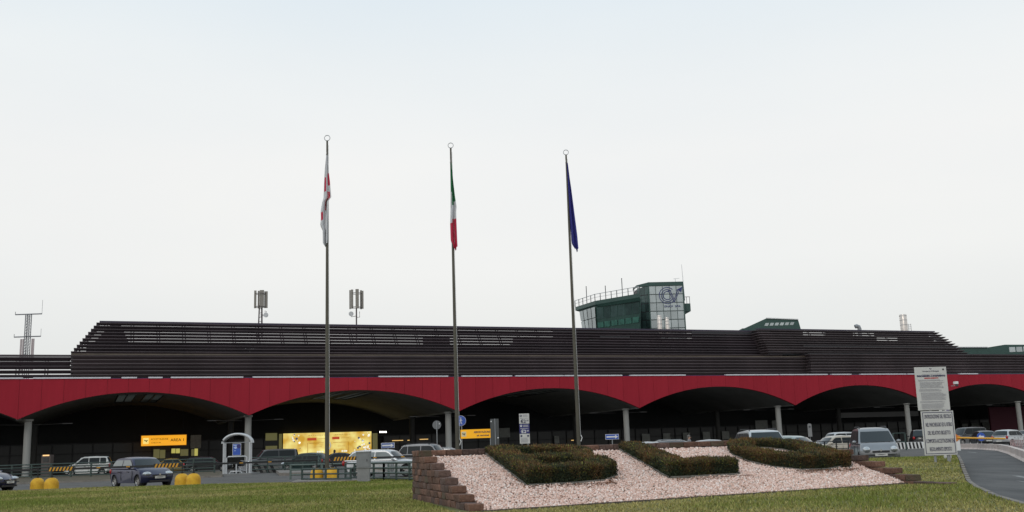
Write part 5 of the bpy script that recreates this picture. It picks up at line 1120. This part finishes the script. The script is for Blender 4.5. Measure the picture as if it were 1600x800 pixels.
# ------------------------------------------------------------------ people
def person(label,loc_,yaw,H,shirt,legs,hair,pose=0):
    root=thing('person',label,'person',loc_,yaw); s=H/1.75
    J=dict(pel=(0,0,.95),sp=(0,0,1.15),ch=(0,-.01,1.35),nk=(0,0,1.47),hd=(0,-.02,1.60),ht=(0,-.01,1.72))
    for sd,sg in (('l',-1),('r',1)):
        J.update({sd+'sh':(sg*.18,0,1.41),sd+'el':(sg*.24,.02,1.12),sd+'wr':(sg*.22,-.10,.88),sd+'hp':(sg*.09,0,.90),sd+'kn':(sg*.11,-.03*(1+pose*sg),.48),sd+'an':(sg*.12,.04*pose*sg,.08),sd+'to':(sg*.13,-.15+.04*pose*sg,.03)})
    E=[('pel','sp'),('sp','ch'),('ch','nk'),('nk','hd'),('hd','ht')]
    for sd in 'lr': E+=[('ch',sd+'sh'),(sd+'sh',sd+'el'),(sd+'el',sd+'wr'),('pel',sd+'hp'),(sd+'hp',sd+'kn'),(sd+'kn',sd+'an'),(sd+'an',sd+'to')]
    Rr=dict(pel=.14,sp=.125,ch=.15,nk=.055,hd=.095,ht=.07); 
    for sd in 'lr': Rr.update({sd+'sh':.065,sd+'el':.045,sd+'wr':.035,sd+'hp':.09,sd+'kn':.06,sd+'an':.045,sd+'to':.035})
    names=list(J); me=bpy.data.meshes.new('body'); me.from_pydata([Vector(J[n])*s for n in names],[(names.index(a),names.index(b)) for a,b in E],[]); o=link('body',me,root)
    sk=o.modifiers.new('skin','SKIN'); sub=o.modifiers.new('sub','SUBSURF'); sub.levels=sub.render_levels=1
    for i,n in enumerate(names): me.skin_vertices[0].data[i].radius=(Rr[n]*s,Rr[n]*s*(.75 if n in('ch','pel','sp') else 1))
    me.skin_vertices[0].data[0].use_root=True
    dg=bpy.context.evaluated_depsgraph_get(); dg.update(); me2=bpy.data.meshes.new_from_object(o.evaluated_get(dg)); o.modifiers.clear(); o.data=me2; me2.materials.clear()
    skin=mat('skin',(.42,.25,.18),.6)
    for mm in (shirt,legs,skin,BLK): me2.materials.append(mm)
    for p in me2.polygons:
        z=p.center.z/s; x=abs(p.center.x)/s; p.material_index=0 if .93<z<1.47 else (1 if .1<z<=.93 and x<.2 else (2 if z>=1.47 or z>.78 else 3)); p.use_smooth=True
    m=MB(); m.ell((0,.02*s,1.66*s),(.105*s,.115*s,.11*s)); m.ell((0,.07*s,1.56*s),(.095*s,.07*s,.12*s)); m.obj('hair',hair,root,smooth=True)
    m=MB()
    for sg in (-1,1):
        for f_ in range(4): x=sg*(.215)*s; m.tube([(x+(f_-1.5)*.0,(-.12-.018*f_)*s,.87*s),(x,(-.125-.018*f_)*s,.80*s),(x-sg*.01,(-.12-.017*f_)*s,(.765+.005*f_)*s)],.009*s,5)
        m.tube([(sg*.20*s,-.10*s,.87*s),(sg*.17*s,-.13*s,.82*s)],.011*s,5)
    m.obj('fingers',skin,root); m=MB(); m.ell((-.035*s,-.11*s,1.615*s),(.012,.01,.008)); m.ell((.035*s,-.11*s,1.615*s),(.012,.01,.008)); m.obj('eyes',BLK,root); m=MB(); m.ell((0,-.125*s,1.585*s),(.014*s,.02*s,.025*s)); m.obj('nose',skin,root)
    return root
HAIR=mat('hair_dark',(.015,.012,.010),.7)
person('person with dark hair and pale top walking in front of the glowing advert',(at(523,720,93).x,93,0),R(150),1.68,mat('cloth_cream',(.35,.33,.30),.8),mat('trousers',(.02,.02,.025),.8),HAIR,1)
person('person in light grey top standing beyond the block wall, right of the grey column',(at(1077,690,70).x,70,0),R(60),1.78,mat('cloth_grey',(.22,.22,.23),.8),mat('trousers',(.02,.02,.025),.8),mat('hair_grey',(.12,.11,.10),.7),0)
